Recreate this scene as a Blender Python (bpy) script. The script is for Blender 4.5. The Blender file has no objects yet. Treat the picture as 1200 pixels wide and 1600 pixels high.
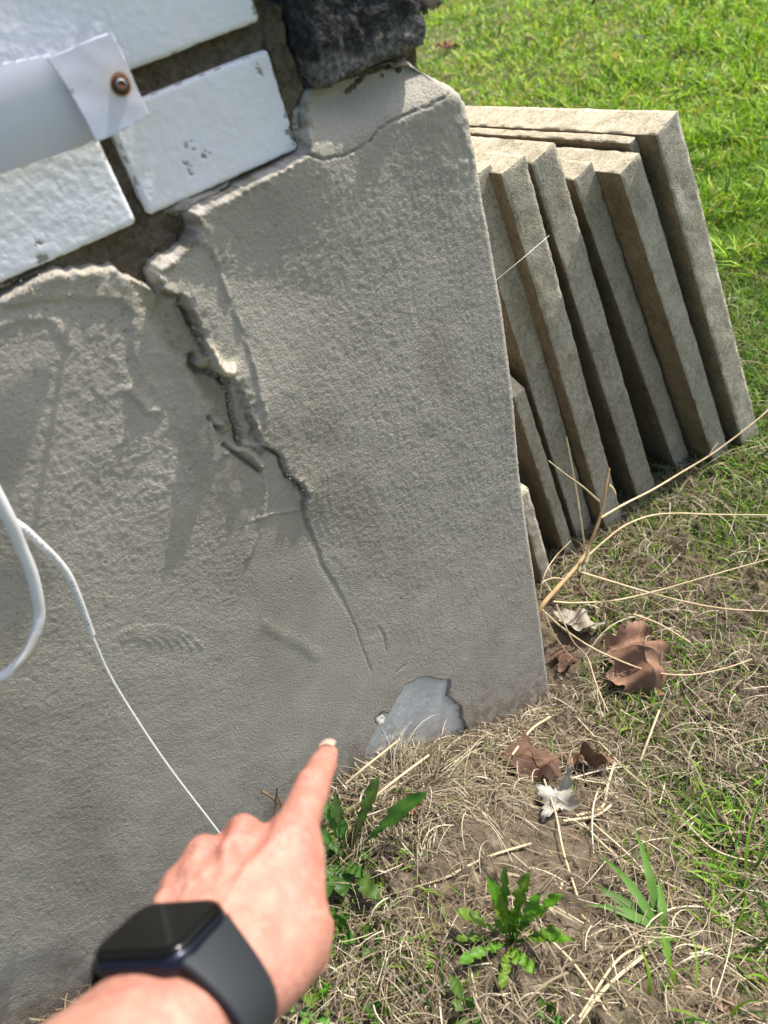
import bpy, math, random
import numpy as np
from mathutils import Matrix, Vector

random.seed(7)
rng = np.random.default_rng(11)
scene = bpy.context.scene
COL = scene.collection
rad = math.radians

# ------------------------------------------------------------------ camera
FP, PC = 1170.0, np.array([600.0, 800.0])          # focal length in photo pixels, photo centre
_r = rad(18.5); _n, _dw = 1500.0, 645.0
_nd = np.array([math.sin(_r), math.cos(_r)]); _h0 = FP * FP / _n
_foot = PC - _h0 * _nd; _hd = np.array([math.cos(_r), -math.sin(_r)])
_vn = PC + _n * _nd; _vw = _foot - _dw * _hd; _vh = _foot + ((FP * FP + _h0 * _h0) / _dw) * _hd
def _ray(p):
    v = np.array([p[0] - PC[0], p[1] - PC[1], FP]); return v / np.linalg.norm(v)
RM = np.array([_ray(_vh), _ray(_vw), -_ray(_vn)])   # camera (right, down, forward) -> world
CAM = np.array([-0.3574, -0.4881, 0.85])
def P(px, py, D):
    "world point seen at a photo pixel, D metres along the view axis"
    return CAM + RM @ np.array([(px - PC[0]) / FP * D, (py - PC[1]) / FP * D, D])
def PY(px, py, y=0.0):
    r = RM @ np.array([px - PC[0], py - PC[1], FP]); return CAM + r * ((y - CAM[1]) / r[1])
def PZ(px, py, z=0.0):
    r = RM @ np.array([px - PC[0], py - PC[1], FP]); return CAM + r * ((z - CAM[2]) / r[2])
def to_px(X):
    c = (np.asarray(X) - CAM) @ RM
    return np.stack([c[..., 0] / c[..., 2] * FP + PC[0], c[..., 1] / c[..., 2] * FP + PC[1]], -1), c[..., 2]

cd = bpy.data.cameras.new("camera"); cam = bpy.data.objects.new("camera", cd); COL.objects.link(cam)
M = Matrix.Identity(4)
for i in range(3):
    M[i][0] = RM[i][0]; M[i][1] = -RM[i][1]; M[i][2] = -RM[i][2]; M[i][3] = CAM[i]
cam.matrix_world = M
cd.sensor_fit = 'VERTICAL'; cd.sensor_height = 9.8; cd.lens = FP / 1600 * 9.8
cd.clip_start = 0.01; cd.clip_end = 2000
cd.dof.use_dof = True; cd.dof.focus_distance = 0.80; cd.dof.aperture_fstop = 2.0
scene.camera = cam

# ------------------------------------------------------------------ light
SUN_EL, SUN_AZ = 52.0, -6.5        # azimuth measured from +x towards +y: the sun just grazes the wall face
w = bpy.data.worlds.new("World"); scene.world = w; w.use_nodes = True
nt = w.node_tree; sky = nt.nodes.new("ShaderNodeTexSky"); sky.sky_type = 'NISHITA'; sky.sun_disc = False
sky.sun_elevation = rad(SUN_EL); sky.sun_rotation = rad(90 - SUN_AZ); sky.dust_density = 3.0; sky.air_density = .8
nt.links.new(sky.outputs[0], nt.nodes["Background"].inputs[0]); nt.nodes["Background"].inputs[1].default_value = 0.125
sl = bpy.data.lights.new("sun", 'SUN'); sl.energy = 3.3; sl.angle = rad(0.53); sl.color = (1.0, 0.95, 0.87)
so = bpy.data.objects.new("sun", sl); COL.objects.link(so)
sd = Vector((math.cos(rad(SUN_EL)) * math.cos(rad(SUN_AZ)), math.cos(rad(SUN_EL)) * math.sin(rad(SUN_AZ)), math.sin(rad(SUN_EL))))
so.rotation_euler = sd.to_track_quat('Z', 'Y').to_euler(); so.location = (3, 2, 4)
scene.view_settings.view_transform = 'Standard'; scene.view_settings.look = 'None'
scene.view_settings.gamma = 1.0; scene.view_settings.use_curve_mapping = False
scene.view_settings.exposure = 1.0

# ------------------------------------------------------------------ noise (numpy)
def _hash(ix, iy, iz, seed):
    h = (ix.astype(np.int64) * 374761393 + iy.astype(np.int64) * 668265263 + iz.astype(np.int64) * 2147483647 + seed * 1274126177) & 0xFFFFFFFF
    h = ((h ^ (h >> 13)) * 1274126177) & 0xFFFFFFFF
    h = ((h ^ (h >> 16)) * 2246822519) & 0xFFFFFFFF
    return ((h ^ (h >> 15)) & 0xFFFFFF) / float(0xFFFFFF)
def n2(x, y, seed=0):
    ix = np.floor(x); iy = np.floor(y); fx = x - ix; fy = y - iy
    fx = fx * fx * (3 - 2 * fx); fy = fy * fy * (3 - 2 * fy); z = np.zeros_like(ix)
    a = _hash(ix, iy, z, seed); b = _hash(ix + 1, iy, z, seed); c = _hash(ix, iy + 1, z, seed); d = _hash(ix + 1, iy + 1, z, seed)
    return (a * (1 - fx) + b * fx) * (1 - fy) + (c * (1 - fx) + d * fx) * fy - 0.5
def n3(p, s, seed=0):
    q = p * s; i = np.floor(q); f = q - i; f = f * f * (3 - 2 * f); o = 0
    for dx in (0, 1):
        for dy in (0, 1):
            for dz in (0, 1):
                wgt = (f[:, 0] if dx else 1 - f[:, 0]) * (f[:, 1] if dy else 1 - f[:, 1]) * (f[:, 2] if dz else 1 - f[:, 2])
                o = o + wgt * _hash(i[:, 0] + dx, i[:, 1] + dy, i[:, 2] + dz, seed)
    return o - 0.5
def fbm(x, y, s, o=3, seed=0):
    r = 0; a = 1.0
    for k in range(o):
        c, d = math.cos(.6 + 1.1 * k), math.sin(.6 + 1.1 * k); u, v = (x * c - y * d) * s, (x * d + y * c) * s
        r = r + a * (n2(u + 17.3 * k, v - 9.1 * k, seed + k) + n2(u * .62 + v * .78 + 3.3, v * .62 - u * .78 + 7.7, seed + 50 + k)) * .72; s *= 2.03; a *= 0.5
    return r
_R3 = [np.array(Matrix.Rotation(.7 + q, 3, Vector((1, .6 + q, .3)).normalized())) for q in range(3)]
def fbm3(p, s, o=3, seed=0):
    r = 0; a = 1.0
    for k in range(o):
        q = p @ _R3[k % 3]; r = r + a * (n3(q + 3.7 * k, s, seed + k) + n3(q @ _R3[1] + 1.9, s * .93, seed + 60 + k)) * .72; s *= 2.03; a *= 0.5
    return r
def ss(a, b, x):
    t = np.clip((x - a) / (b - a), 0, 1); return t * t * (3 - 2 * t)

# ------------------------------------------------------------------ mesh helpers
def mesh_np(name, V, F, mat=None, smooth=True, col=None):
    V = np.ascontiguousarray(V, dtype=np.float32).reshape(-1, 3); F = np.ascontiguousarray(F, dtype=np.int32)
    me = bpy.data.meshes.new(name); nf, k = F.shape
    me.vertices.add(len(V)); me.vertices.foreach_set("co", V.ravel())
    me.loops.add(nf * k); me.loops.foreach_set("vertex_index", F.ravel())
    me.polygons.add(nf); me.polygons.foreach_set("loop_start", np.arange(0, nf * k, k, dtype=np.int32))
    me.polygons.foreach_set("loop_total", np.full(nf, k, np.int32))
    me.polygons.foreach_set("use_smooth", np.full(nf, smooth, bool))
    if col is not None:
        a = me.color_attributes.new("tint", 'FLOAT_COLOR', 'POINT')
        c = np.ones((len(V), 4), np.float32); c[:, :3] = col; a.data.foreach_set("color", c.ravel())
    me.update(calc_edges=True); me.validate()
    if mat: me.materials.append(mat)
    return me
def link(name, me, parent=None, **props):
    o = bpy.data.objects.new(name, me); COL.objects.link(o)
    if parent is not None: o.parent = parent
    for k, v in props.items():
        if v is not None: o[k] = v
    return o
def thing(name, label, cat, loc=(0, 0, 0), group=None):
    o = bpy.data.objects.new(name, None); COL.objects.link(o); o.location = Vector([float(q) for q in loc]); o.empty_display_size = .02
    o['label'] = label; o['category'] = cat
    if group: o['group'] = group
    return o
def child(name, V, F, mat, parent, smooth=True, col=None, **props):
    V = np.asarray(V, float).reshape(-1, 3) - np.array(parent.location)      # world coords -> parent's local
    return link(name, mesh_np(name, V, F, mat, smooth, col), parent, **props)
def grid_faces(nu, nv, off=0, wrap_v=False):
    i = np.arange(nu - 1)[:, None]; j = np.arange(nv if wrap_v else nv - 1)[None, :]; j2 = (j + 1) % nv
    return (np.stack(np.broadcast_arrays(i * nv + j, (i + 1) * nv + j, (i + 1) * nv + j2, i * nv + j2), -1).reshape(-1, 4) + off)
def rounded_box(size, r, step):
    "closed box surface with rounded edges: verts, faces, normals"
    s = np.array(size) / 2; cnt = np.maximum(2, np.ceil(np.array(size) / step).astype(int) + 1)
    lin = []
    for k in range(3):
        inner = np.linspace(-s[k] + r, s[k] - r, max(2, cnt[k]))
        arc = np.array([1.0, .93, .78, .55, .28]) * 1.0
        lin.append(np.concatenate([-s[k] + r - r * arc, inner, s[k] - r + r * arc[::-1]]))
    n = [len(l) for l in lin]; idx = {}; V = []; F = []
    def vid(i, j, k):
        key = (i, j, k)
        if key not in idx: idx[key] = len(V); V.append((lin[0][i], lin[1][j], lin[2][k]))
        return idx[key]
    for ax in range(3):
        a, b = (ax + 1) % 3, (ax + 2) % 3
        for side in (0, n[ax] - 1):
            for i in range(n[a] - 1):
                for j in range(n[b] - 1):
                    q = []
                    for (da, db) in ((0, 0), (1, 0), (1, 1), (0, 1)):
                        t = [0, 0, 0]; t[ax] = side; t[a] = i + da; t[b] = j + db; q.append(vid(*t))
                    F.append(q if side else q[::-1])
    V = np.array(V); c = np.clip(V, -s + r, s - r); d = V - c; L = np.linalg.norm(d, axis=1, keepdims=True); N = d / np.maximum(L, 1e-9)
    return c + N * r, np.array(F), N
def tube(pts, rr, seg=10, sub=6, cap=True):
    pts = np.array(pts, float); rr = np.broadcast_to(np.array(rr, float), (len(pts),)) if np.ndim(rr) <= 1 else rr
    # catmull-rom
    Q = []; R = []
    e = np.vstack([2 * pts[0] - pts[1], pts, 2 * pts[-1] - pts[-2]])
    for i in range(len(pts) - 1):
        p0, p1, p2, p3 = e[i:i + 4]
        for t in np.linspace(0, 1, sub, endpoint=False):
            Q.append(.5 * (2 * p1 + (p2 - p0) * t + (2 * p0 - 5 * p1 + 4 * p2 - p3) * t * t + (3 * p1 - p0 - 3 * p2 + p3) * t ** 3)); R.append(rr[i] * (1 - t) + rr[i + 1] * t)
    Q.append(pts[-1]); R.append(rr[-1]); Q = np.array(Q); R = np.array(R)
    T = np.gradient(Q, axis=0); T /= np.linalg.norm(T, axis=1, keepdims=True) + 1e-12
    u = np.cross(T[0], [0.3, .2, .9]); u /= np.linalg.norm(u); V = []
    for i in range(len(Q)):
        u = u - T[i] * u.dot(T[i]); u /= np.linalg.norm(u); v = np.cross(T[i], u)
        a = np.linspace(0, 2 * math.pi, seg, endpoint=False)[:, None]
        V.append(Q[i] + R[i] * (np.cos(a) * u + np.sin(a) * v))
    V = np.array(V).reshape(-1, 3); F = grid_faces(len(Q), seg, 0, True)
    if cap:
        V = np.vstack([V, Q[0], Q[-1]]); a = np.arange(seg); b = (a + 1) % seg; m = len(Q) * seg
        F = np.vstack([F, np.stack([b, a, np.full(seg, m), np.full(seg, m)], 1)[:, [0, 1, 2, 2]], np.stack([a + m - seg, b + m - seg, np.full(seg, m + 1), np.full(seg, m + 1)], 1)])
    return V, F, Q, T
def as_polys(F):
    return [list(dict.fromkeys(int(x) for x in f)) for f in F]
def child_poly(name, V, F, mat, parent, smooth=True, **props):
    V = np.asarray(V, float) - np.array(parent.location)
    me = bpy.data.meshes.new(name); me.from_pydata([tuple(v) for v in V], [], as_polys(F)); me.update()
    me.polygons.foreach_set("use_smooth", [smooth] * len(me.polygons)); me.materials.append(mat)
    return link(name, me, parent, **props)

# ------------------------------------------------------------------ materials
def mat(name, base=(.5, .5, .5), rough=.8, tint=False, c2=None, scale=30, c3=None, scale3=4, bump=0, bscale=400, bdist=.001, bump2=0, b2scale=60,
        spec=.3, coat=0, metal=0, sss=0, detail=6, trans=0, pits=None):
    m = bpy.data.materials.new(name); m.use_nodes = True; t = m.node_tree; N = t.nodes; L = t.links
    b = N["Principled BSDF"]; b.inputs["Roughness"].default_value = rough; b.inputs["Metallic"].default_value = metal
    b.inputs["Specular IOR Level"].default_value = spec; b.inputs["Coat Weight"].default_value = coat
    tc = N.new("ShaderNodeTexCoord"); out = None
    rgb = N.new("ShaderNodeRGB"); rgb.outputs[0].default_value = (*base, 1); out = rgb.outputs[0]
    def mixin(a, cc, sc, lo, hi):
        nz = N.new("ShaderNodeTexNoise"); nz.inputs["Scale"].default_value = sc; nz.inputs["Detail"].default_value = detail; nz.inputs["Roughness"].default_value = .65
        L.new(tc.outputs["Object"], nz.inputs["Vector"])
        mr = N.new("ShaderNodeMapRange"); mr.inputs[1].default_value = lo; mr.inputs[2].default_value = hi; L.new(nz.outputs[0], mr.inputs[0])
        mx = N.new("ShaderNodeMix"); mx.data_type = 'RGBA'; L.new(mr.outputs[0], mx.inputs[0]); L.new(a, mx.inputs[6]); mx.inputs[7].default_value = (*cc, 1)
        return mx.outputs[2]
    if c2: out = mixin(out, c2, scale, .35, .65)
    if c3: out = mixin(out, c3, scale3, .45, .7)
    if pits:
        vz = N.new("ShaderNodeTexNoise"); vz.inputs["Scale"].default_value = pits[0]; vz.inputs["Detail"].default_value = 2; L.new(tc.outputs["Object"], vz.inputs["Vector"])
        mr = N.new("ShaderNodeMapRange"); mr.inputs[1].default_value = pits[1]; mr.inputs[2].default_value = pits[1] + .05; mr.inputs[3].default_value = pits[2]; mr.inputs[4].default_value = 1; L.new(vz.outputs[0], mr.inputs[0])
        mx = N.new("ShaderNodeMix"); mx.data_type = 'RGBA'; mx.blend_type = 'MULTIPLY'; mx.inputs[0].default_value = 1; L.new(out, mx.inputs[6]); L.new(mr.outputs[0], mx.inputs[7]); out = mx.outputs[2]
    if tint:
        at = N.new("ShaderNodeAttribute"); at.attribute_name = "tint"
        mx = N.new("ShaderNodeMix"); mx.data_type = 'RGBA'; mx.blend_type = 'MULTIPLY'; mx.inputs[0].default_value = 1
        L.new(out, mx.inputs[6]); L.new(at.outputs["Color"], mx.inputs[7]); out = mx.outputs[2]
    L.new(out, b.inputs["Base Color"])
    if sss:
        b.inputs["Subsurface Weight"].default_value = sss; b.inputs["Subsurface Radius"].default_value = (1, .35, .2); b.inputs["Subsurface Scale"].default_value = .006
    if trans:
        tr = N.new("ShaderNodeBsdfTranslucent"); L.new(out, tr.inputs[0]); ms = N.new("ShaderNodeMixShader"); ms.inputs[0].default_value = trans
        L.new(b.outputs[0], ms.inputs[1]); L.new(tr.outputs[0], ms.inputs[2]); L.new(ms.outputs[0], N["Material Output"].inputs[0])
    prev = None
    for st, sc in ((bump, bscale), (bump2, b2scale)):
        if st:
            nz = N.new("ShaderNodeTexNoise"); nz.inputs["Scale"].default_value = sc; nz.inputs["Detail"].default_value = 5; L.new(tc.outputs["Object"], nz.inputs["Vector"])
            bp = N.new("ShaderNodeBump"); bp.inputs["Strength"].default_value = st; bp.inputs["Distance"].default_value = bdist; L.new(nz.outputs[0], bp.inputs["Height"])
            if prev: L.new(prev.outputs[0], bp.inputs["Normal"])
            prev = bp
    if prev: L.new(prev.outputs[0], b.inputs["Normal"])
    return m
M_RENDER = mat("cement_render", (.410, .378, .322), .92, tint=True, c2=(.350, .322, .275), scale=22, bump=.75, bscale=620, bdist=.0016, bump2=.35, b2scale=300, spec=.15, pits=(300, .29, .66))
M_MORTAR = mat("old_mortar", (.165, .135, .09), .95, c2=(.085, .068, .045), scale=260, c3=(.22, .19, .14), scale3=40, bump=1.0, bscale=520, bdist=.003, spec=.1)
M_BRICK = mat("white_painted_brick", (.77, .78, .835), .62, tint=True, c2=(.76, .77, .78), scale=60, bump=.35, bscale=330, bdist=.0012, bump2=.5, b2scale=140, spec=.35)
M_STONE = mat("dark_rough_stone", (.030, .031, .034), .9, c2=(.012, .012, .014), scale=120, c3=(.075, .073, .07), scale3=260, bump=1, bscale=420, bdist=.003, spec=.25, tint=True)
M_BOARD = mat("bluish_grey_board", (.74, .74, .69), .9, c2=(.50, .51, .48), scale=420, c3=(.80, .80, .76), scale3=22, bump=.6, bscale=500, bdist=.001, spec=.15)
M_SLAB = mat("weathered_concrete", (.46, .425, .335), .93, tint=True, c2=(.33, .295, .215), scale=34, c3=(.52, .49, .41), scale3=150, bump=1.0, bscale=650, bdist=.0022, bump2=.4, b2scale=200, pits=(300, .34, .68), spec=.12)
M_SOIL = mat("dry_brown_soil", (.128, .100, .070), .97, c2=(.066, .052, .037), scale=34, c3=(.20, .162, .115), scale3=70, bump=1, bscale=260, bdist=.004, spec=.08, tint=True)
M_LAWNFAR = mat("lawn_ground", (.07, .13, .02), .95, c2=(.05, .09, .016), scale=9, c3=(.26, .235, .12), scale3=2.2, bump=1, bscale=60, bdist=.02, spec=.05)
M_GRASS = mat("grass_blades", (1, 1, 1), .55, tint=True, spec=.35, trans=.35)
M_STRAW = mat("dry_straw", (1, 1, 1), .8, tint=True, spec=.2, trans=.15)
M_LEAF = mat("dandelion_leaf", (.075, .17, .020), .5, tint=True, c2=(.10, .21, .03), scale=60, spec=.35, trans=.3, bump=.4, bscale=160, bdist=.001)
M_DEAD = mat("dead_leaf", (.205, .135, .088), .8, tint=True, c2=(.15, .09, .06), scale=50, spec=.3, bump=.6, bscale=120, bdist=.0015, trans=.1)
M_TWIG = mat("dry_stem", (.50, .38, .22), .7, tint=True, c2=(.36, .25, .13), scale=70, spec=.3, bump=.3, bscale=500)
M_CABLE = mat("white_cable", (.74, .74, .75), .42, tint=True, c2=(.70, .69, .69), scale=70, spec=.45, bump=.15, bscale=300)
M_WIRE = mat("white_core_wire", (.82, .81, .78), .45, spec=.4)
M_INK = mat("blue_grey_ink", (.10, .15, .26), .6)
M_WMETAL = mat("white_coated_metal", (.70, .70, .80), .34, tint=True, c2=(.62, .65, .78), scale=18, spec=.5, coat=.2)
M_RUST = mat("rust", (.17, .06, .022), .95, c2=(.09, .035, .016), scale=500, bump=.6, bscale=900)
M_SCREW = mat("steel_screw_head", (.30, .34, .36), .5, metal=.2, c2=(.22, .22, .23), scale=400)
M_SKIN = mat("skin", (.44, .212, .155), .5, tint=True, c2=(.39, .165, .12), scale=45, c3=(.50, .26, .195), scale3=130, sss=.10, spec=.38, bump=.6, bscale=520, bdist=.0008, bump2=.45, b2scale=130)
_t = M_SKIN.node_tree; _b = _t.nodes["Principled BSDF"]; _vo = _t.nodes.new("ShaderNodeTexVoronoi"); _vo.feature = 'DISTANCE_TO_EDGE'; _vo.inputs["Scale"].default_value = 620
_tc = _t.nodes.new("ShaderNodeTexCoord"); _t.links.new(_tc.outputs["Object"], _vo.inputs["Vector"]); _bp = _t.nodes.new("ShaderNodeBump"); _bp.inputs["Strength"].default_value = .45; _bp.inputs["Distance"].default_value = .0006
_t.links.new(_vo.outputs["Distance"], _bp.inputs["Height"]); _t.links.new(_b.inputs["Normal"].links[0].from_socket, _bp.inputs["Normal"]); _t.links.new(_bp.outputs[0], _b.inputs["Normal"])
M_NAIL = mat("fingernail", (.60, .36, .28), .3, tint=True, spec=.5)
M_WGLASS = mat("black_glass", (.003, .003, .003), .10, spec=.30)
M_WCASE = mat("dark_blue_case", (.012, .016, .03), .28, spec=.5, metal=.6)
M_STRAP = mat("dark_grey_rubber", (.019, .023, .028), .55, spec=.35, bump=.1, bscale=900)
M_CRUMB = mat("cement_crumbs", (.36, .32, .255), .95, c2=(.24, .205, .155), scale=300)
M_CHIP = mat("pale_chip", (.62, .60, .53), .9, bump=.5, bscale=500)

# ------------------------------------------------------------------ ground shape
def gh(x, y):
    "soil height: a low bank against the wall that dies out towards the corner"
    x = np.asarray(x, float); y = np.asarray(y, float)
    b = .135 * ss(.02, -.30, x)
    b = b * (1 - .25 * ss(-.15, -.8, y))
    return b
def gfine(x, y):
    return gh(x, y) + .010 * fbm(x, y, 9, 3, 5) + .006 * np.abs(fbm(x, y, 60, 3, 9)) * 1.6
def G(px, py):
    z = 0.0
    for _ in range(8):
        p = PZ(px, py, z); z = float(gh(p[0], p[1]))
    return p

# near soil sheet
xs = np.arange(-.9, 1.3, .004); ys = np.arange(-.75, .95, .004)
X, Y = np.meshgrid(xs, ys, indexing='ij'); fade = ss(0, .12, X + .9) * ss(0, .2, 1.3 - X) * ss(0, .12, Y + .75) * ss(0, .2, .95 - Y)
clod = np.maximum(0, fbm(X, Y, 90, 2, 21) - .10) * .024
Z = gh(X, Y) * (ss(0, .12, X + .9) * ss(0, .12, Y + .75)) + fade * (gfine(X, Y) - gh(X, Y) + clod + .004)
g1 = ss(.1, .7, .5 * fbm(X, Y, 7, 3, 33) + .9 * ss(.2, .7, X + .3 * Y))
tc_ = np.stack([1 - .55 * g1, 1 - .2 * g1, 1 - .65 * g1], -1)
link("soil", mesh_np("soil", np.stack([X, Y, Z], -1), grid_faces(len(xs), len(ys))[:, ::-1], M_SOIL, True, tc_.reshape(-1, 3)), kind="structure")
# lawn to the horizon (ring of coarser sheets round the near soil, 3 cm lower under it)
lx = np.concatenate([-np.geomspace(1200, 1.2, 16), np.linspace(-.85, 9, 90), np.geomspace(10, 1200, 12)])
ly = np.concatenate([-np.geomspace(1200, 1.0, 16), np.linspace(-.7, 10, 90), np.geomspace(11, 1200, 12)])
X, Y = np.meshgrid(lx, ly, indexing='ij'); Z = .02 * fbm(X, Y, 1.3, 2, 3) - .012
ins = (X > -1.0) & (X < 1.25) & (Y > -.85) & (Y < .9); Z = np.where(ins, np.minimum(Z, -.03), Z); Z = np.where((np.abs(X) > 30) | (np.abs(Y) > 30), 0, Z)
link("lawn", mesh_np("lawn", np.stack([X, Y, Z], -1), grid_faces(len(lx), len(ly))[:, ::-1], M_LAWNFAR), kind="structure")

# ------------------------------------------------------------------ the wall
WALL = thing("house_wall", "house wall of white painted brick above cracked grey cement render, with a dark stone at its corner", "wall", (0, 0, 0))
def W2(pts):                                     # photo outline -> (x, z) on the wall face
    return np.array([PY(*p)[[0, 2]] for p in pts])
def seg_dist(x, z, pl):
    d = np.full(x.shape, 1e9)
    for a, b in zip(pl[:-1], pl[1:]):
        ab = b - a; t = np.clip(((x - a[0]) * ab[0] + (z - a[1]) * ab[1]) / (ab @ ab + 1e-12), 0, 1)
        d = np.minimum(d, np.hypot(x - a[0] - t * ab[0], z - a[1] - t * ab[1]))
    return d
def near(x, z, pl, m):
    return (x > pl[:, 0].min() - m) & (x < pl[:, 0].max() + m) & (z > pl[:, 1].min() - m) & (z < pl[:, 1].max() + m)
def inside(x, z, poly):
    c = np.zeros(x.shape, bool); n = len(poly)
    for i in range(n):
        x1, z1 = poly[i]; x2, z2 = poly[i - 1]
        if z1 != z2: c ^= ((z1 > z) != (z2 > z)) & (x < (x2 - x1) * (z - z1) / (z2 - z1) + x1)
    return c
def sdist(x, z, poly, m=.12):
    "signed distance, positive inside, only evaluated near the outline"
    poly = np.asarray(poly); o = np.full(x.shape, -1.0); k = near(x, z, poly, m)
    d = seg_dist(x[k], z[k], np.vstack([poly, poly[:1]])); o[k] = np.where(inside(x[k], z[k], poly), d, -d); return o
def pdist(x, z, pl, m=.03):
    o = np.full(x.shape, 1.0); k = near(x, z, pl, m); o[k] = seg_dist(x[k], z[k], pl); return o

EDGE_Z = np.array([-.2, .015, .229, .369, .479, .556, .614, .661, .690, .720, .742, .7594, .80]); EDGE_X = np.array([-.001, -.001, .008, .0114, .0198, .0235, .0233, .0227, .0216, .0185, .0045, -.006, -.006])
RC = .007
def wall_sheet(xl, zl, fine=True):
    xl = list(xl); nx = len(xl)
    arc = np.linspace(0, math.pi / 2, 9)[1:]; side = np.concatenate([np.linspace(.004, .05, 24), np.linspace(.06, .8, 40)])
    nu = nx + len(arc) + len(side); nv = len(zl)
    ex = np.interp(zl, EDGE_Z, EDGE_X)
    Xs = np.zeros((nu, nv)); Ys = np.zeros((nu, nv)); NX = np.zeros((nu, nv)); NY = np.zeros((nu, nv)); U = np.zeros((nu, nv))
    xl = np.array(xl); x0 = xl[0]; u = (xl - x0) / (xl[-1] - x0)
    k = np.clip((u - .75) / .25, 0, 1)           # only the last quarter is stretched to the corner line
    Xs[:nx] = xl[:, None] + k[:, None] * (ex - RC - xl[-1])[None, :]; NY[:nx] = -1; U[:nx] = Xs[:nx]
    for i, a in enumerate(arc):
        Xs[nx + i] = ex - RC + RC * math.sin(a); Ys[nx + i] = RC - RC * math.cos(a); NX[nx + i] = math.sin(a); NY[nx + i] = -math.cos(a); U[nx + i] = ex + RC * a
    for i, s in enumerate(side):
        Xs[nx + len(arc) + i] = ex; Ys[nx + len(arc) + i] = RC + s; NX[nx + len(arc) + i] = 1; U[nx + len(arc) + i] = ex + RC * 1.57 + s
    Zs = np.broadcast_to(zl[None, :], Xs.shape).copy()
    return Xs, Ys, Zs, NX, NY, U, nu, nv

TOPLINE = [(-700, 560), (-200, 545), (-60, 505), (0, 476), (20, 463), (38, 452), (60, 440), (75, 432), (90, 428), (104, 431), (118, 426), (132, 428), (150, 421), (165, 424), (180, 421), (192, 430), (205, 439), (222, 446), (236, 452), (244, 462), (249, 465),
           (247, 448), (241, 428), (243, 415), (256, 405), (276, 397), (292, 384), (303, 368), (308, 356), (300, 345), (298, 334), (306, 324), (318, 320), (330, 314), (345, 306), (360, 300), (380, 290), (400, 281), (420, 272), (438, 265), (452, 256), (466, 247), (474, 236),
           (470, 215), (466, 195), (468, 172), (480, 160), (484, 145), (497, 136), (515, 138), (530, 130), (560, 122), (590, 117), (615, 108), (640, 104), (656, 96), (662, 84)]
HOLE = [(566, 1225), (569, 1190), (573, 1165), (580, 1152), (588, 1138), (585, 1122), (596, 1112), (606, 1116), (616, 1098), (625, 1084), (632, 1070), (645, 1065), (654, 1059), (668, 1057), (685, 1062), (703, 1063), (704, 1076), (700, 1089), (712, 1096), (722, 1106), (723, 1122), (730, 1136), (731, 1148), (722, 1150), (715, 1160), (714, 1240)]
PLATE = [(298, 334), (308, 356), (303, 368), (276, 397), (243, 415), (241, 428), (249, 448), (262, 457), (284, 464), (280, 478), (296, 488), (303, 505), (312, 522), (322, 545), (330, 560), (333, 578), (345, 586), (356, 586), (366, 596), (376, 612), (384, 632), (392, 655), (402, 682), (408, 700),
         (424, 703), (436, 712), (442, 728), (450, 738), (458, 748), (470, 760), (478, 775), (474, 790), (476, 808), (486, 830), (500, 860), (507, 885), (525, 915), (545, 955), (562, 1000), (580, 1050), (600, 1120), (640, 1400), (900, 1400), (900, 80), (480, 80), (474, 236), (380, 290)]
BROWN = [(205, 440), (249, 465), (284, 470), (300, 505), (315, 545), (322, 575), (350, 592), (362, 630), (372, 690), (345, 690), (335, 640), (300, 590), (262, 540), (235, 490)]
INNER = [(40, 468), (100, 462), (150, 464), (188, 468), (203, 480), (211, 492), (208, 510), (208, 535), (213, 560), (225, 600), (260, 640), (300, 680), (350, 740), (395, 800), (380, 870), (350, 1000), (200, 1300), (-300, 1400), (-300, 520)]
SMOOTH = [(412, 700), (440, 715), (455, 750), (474, 775), (474, 805), (486, 830), (505, 880), (545, 955), (580, 1050), (600, 1100), (560, 1230), (420, 1230), (400, 1080), (392, 960), (388, 880), (410, 830), (414, 760)]

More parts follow.
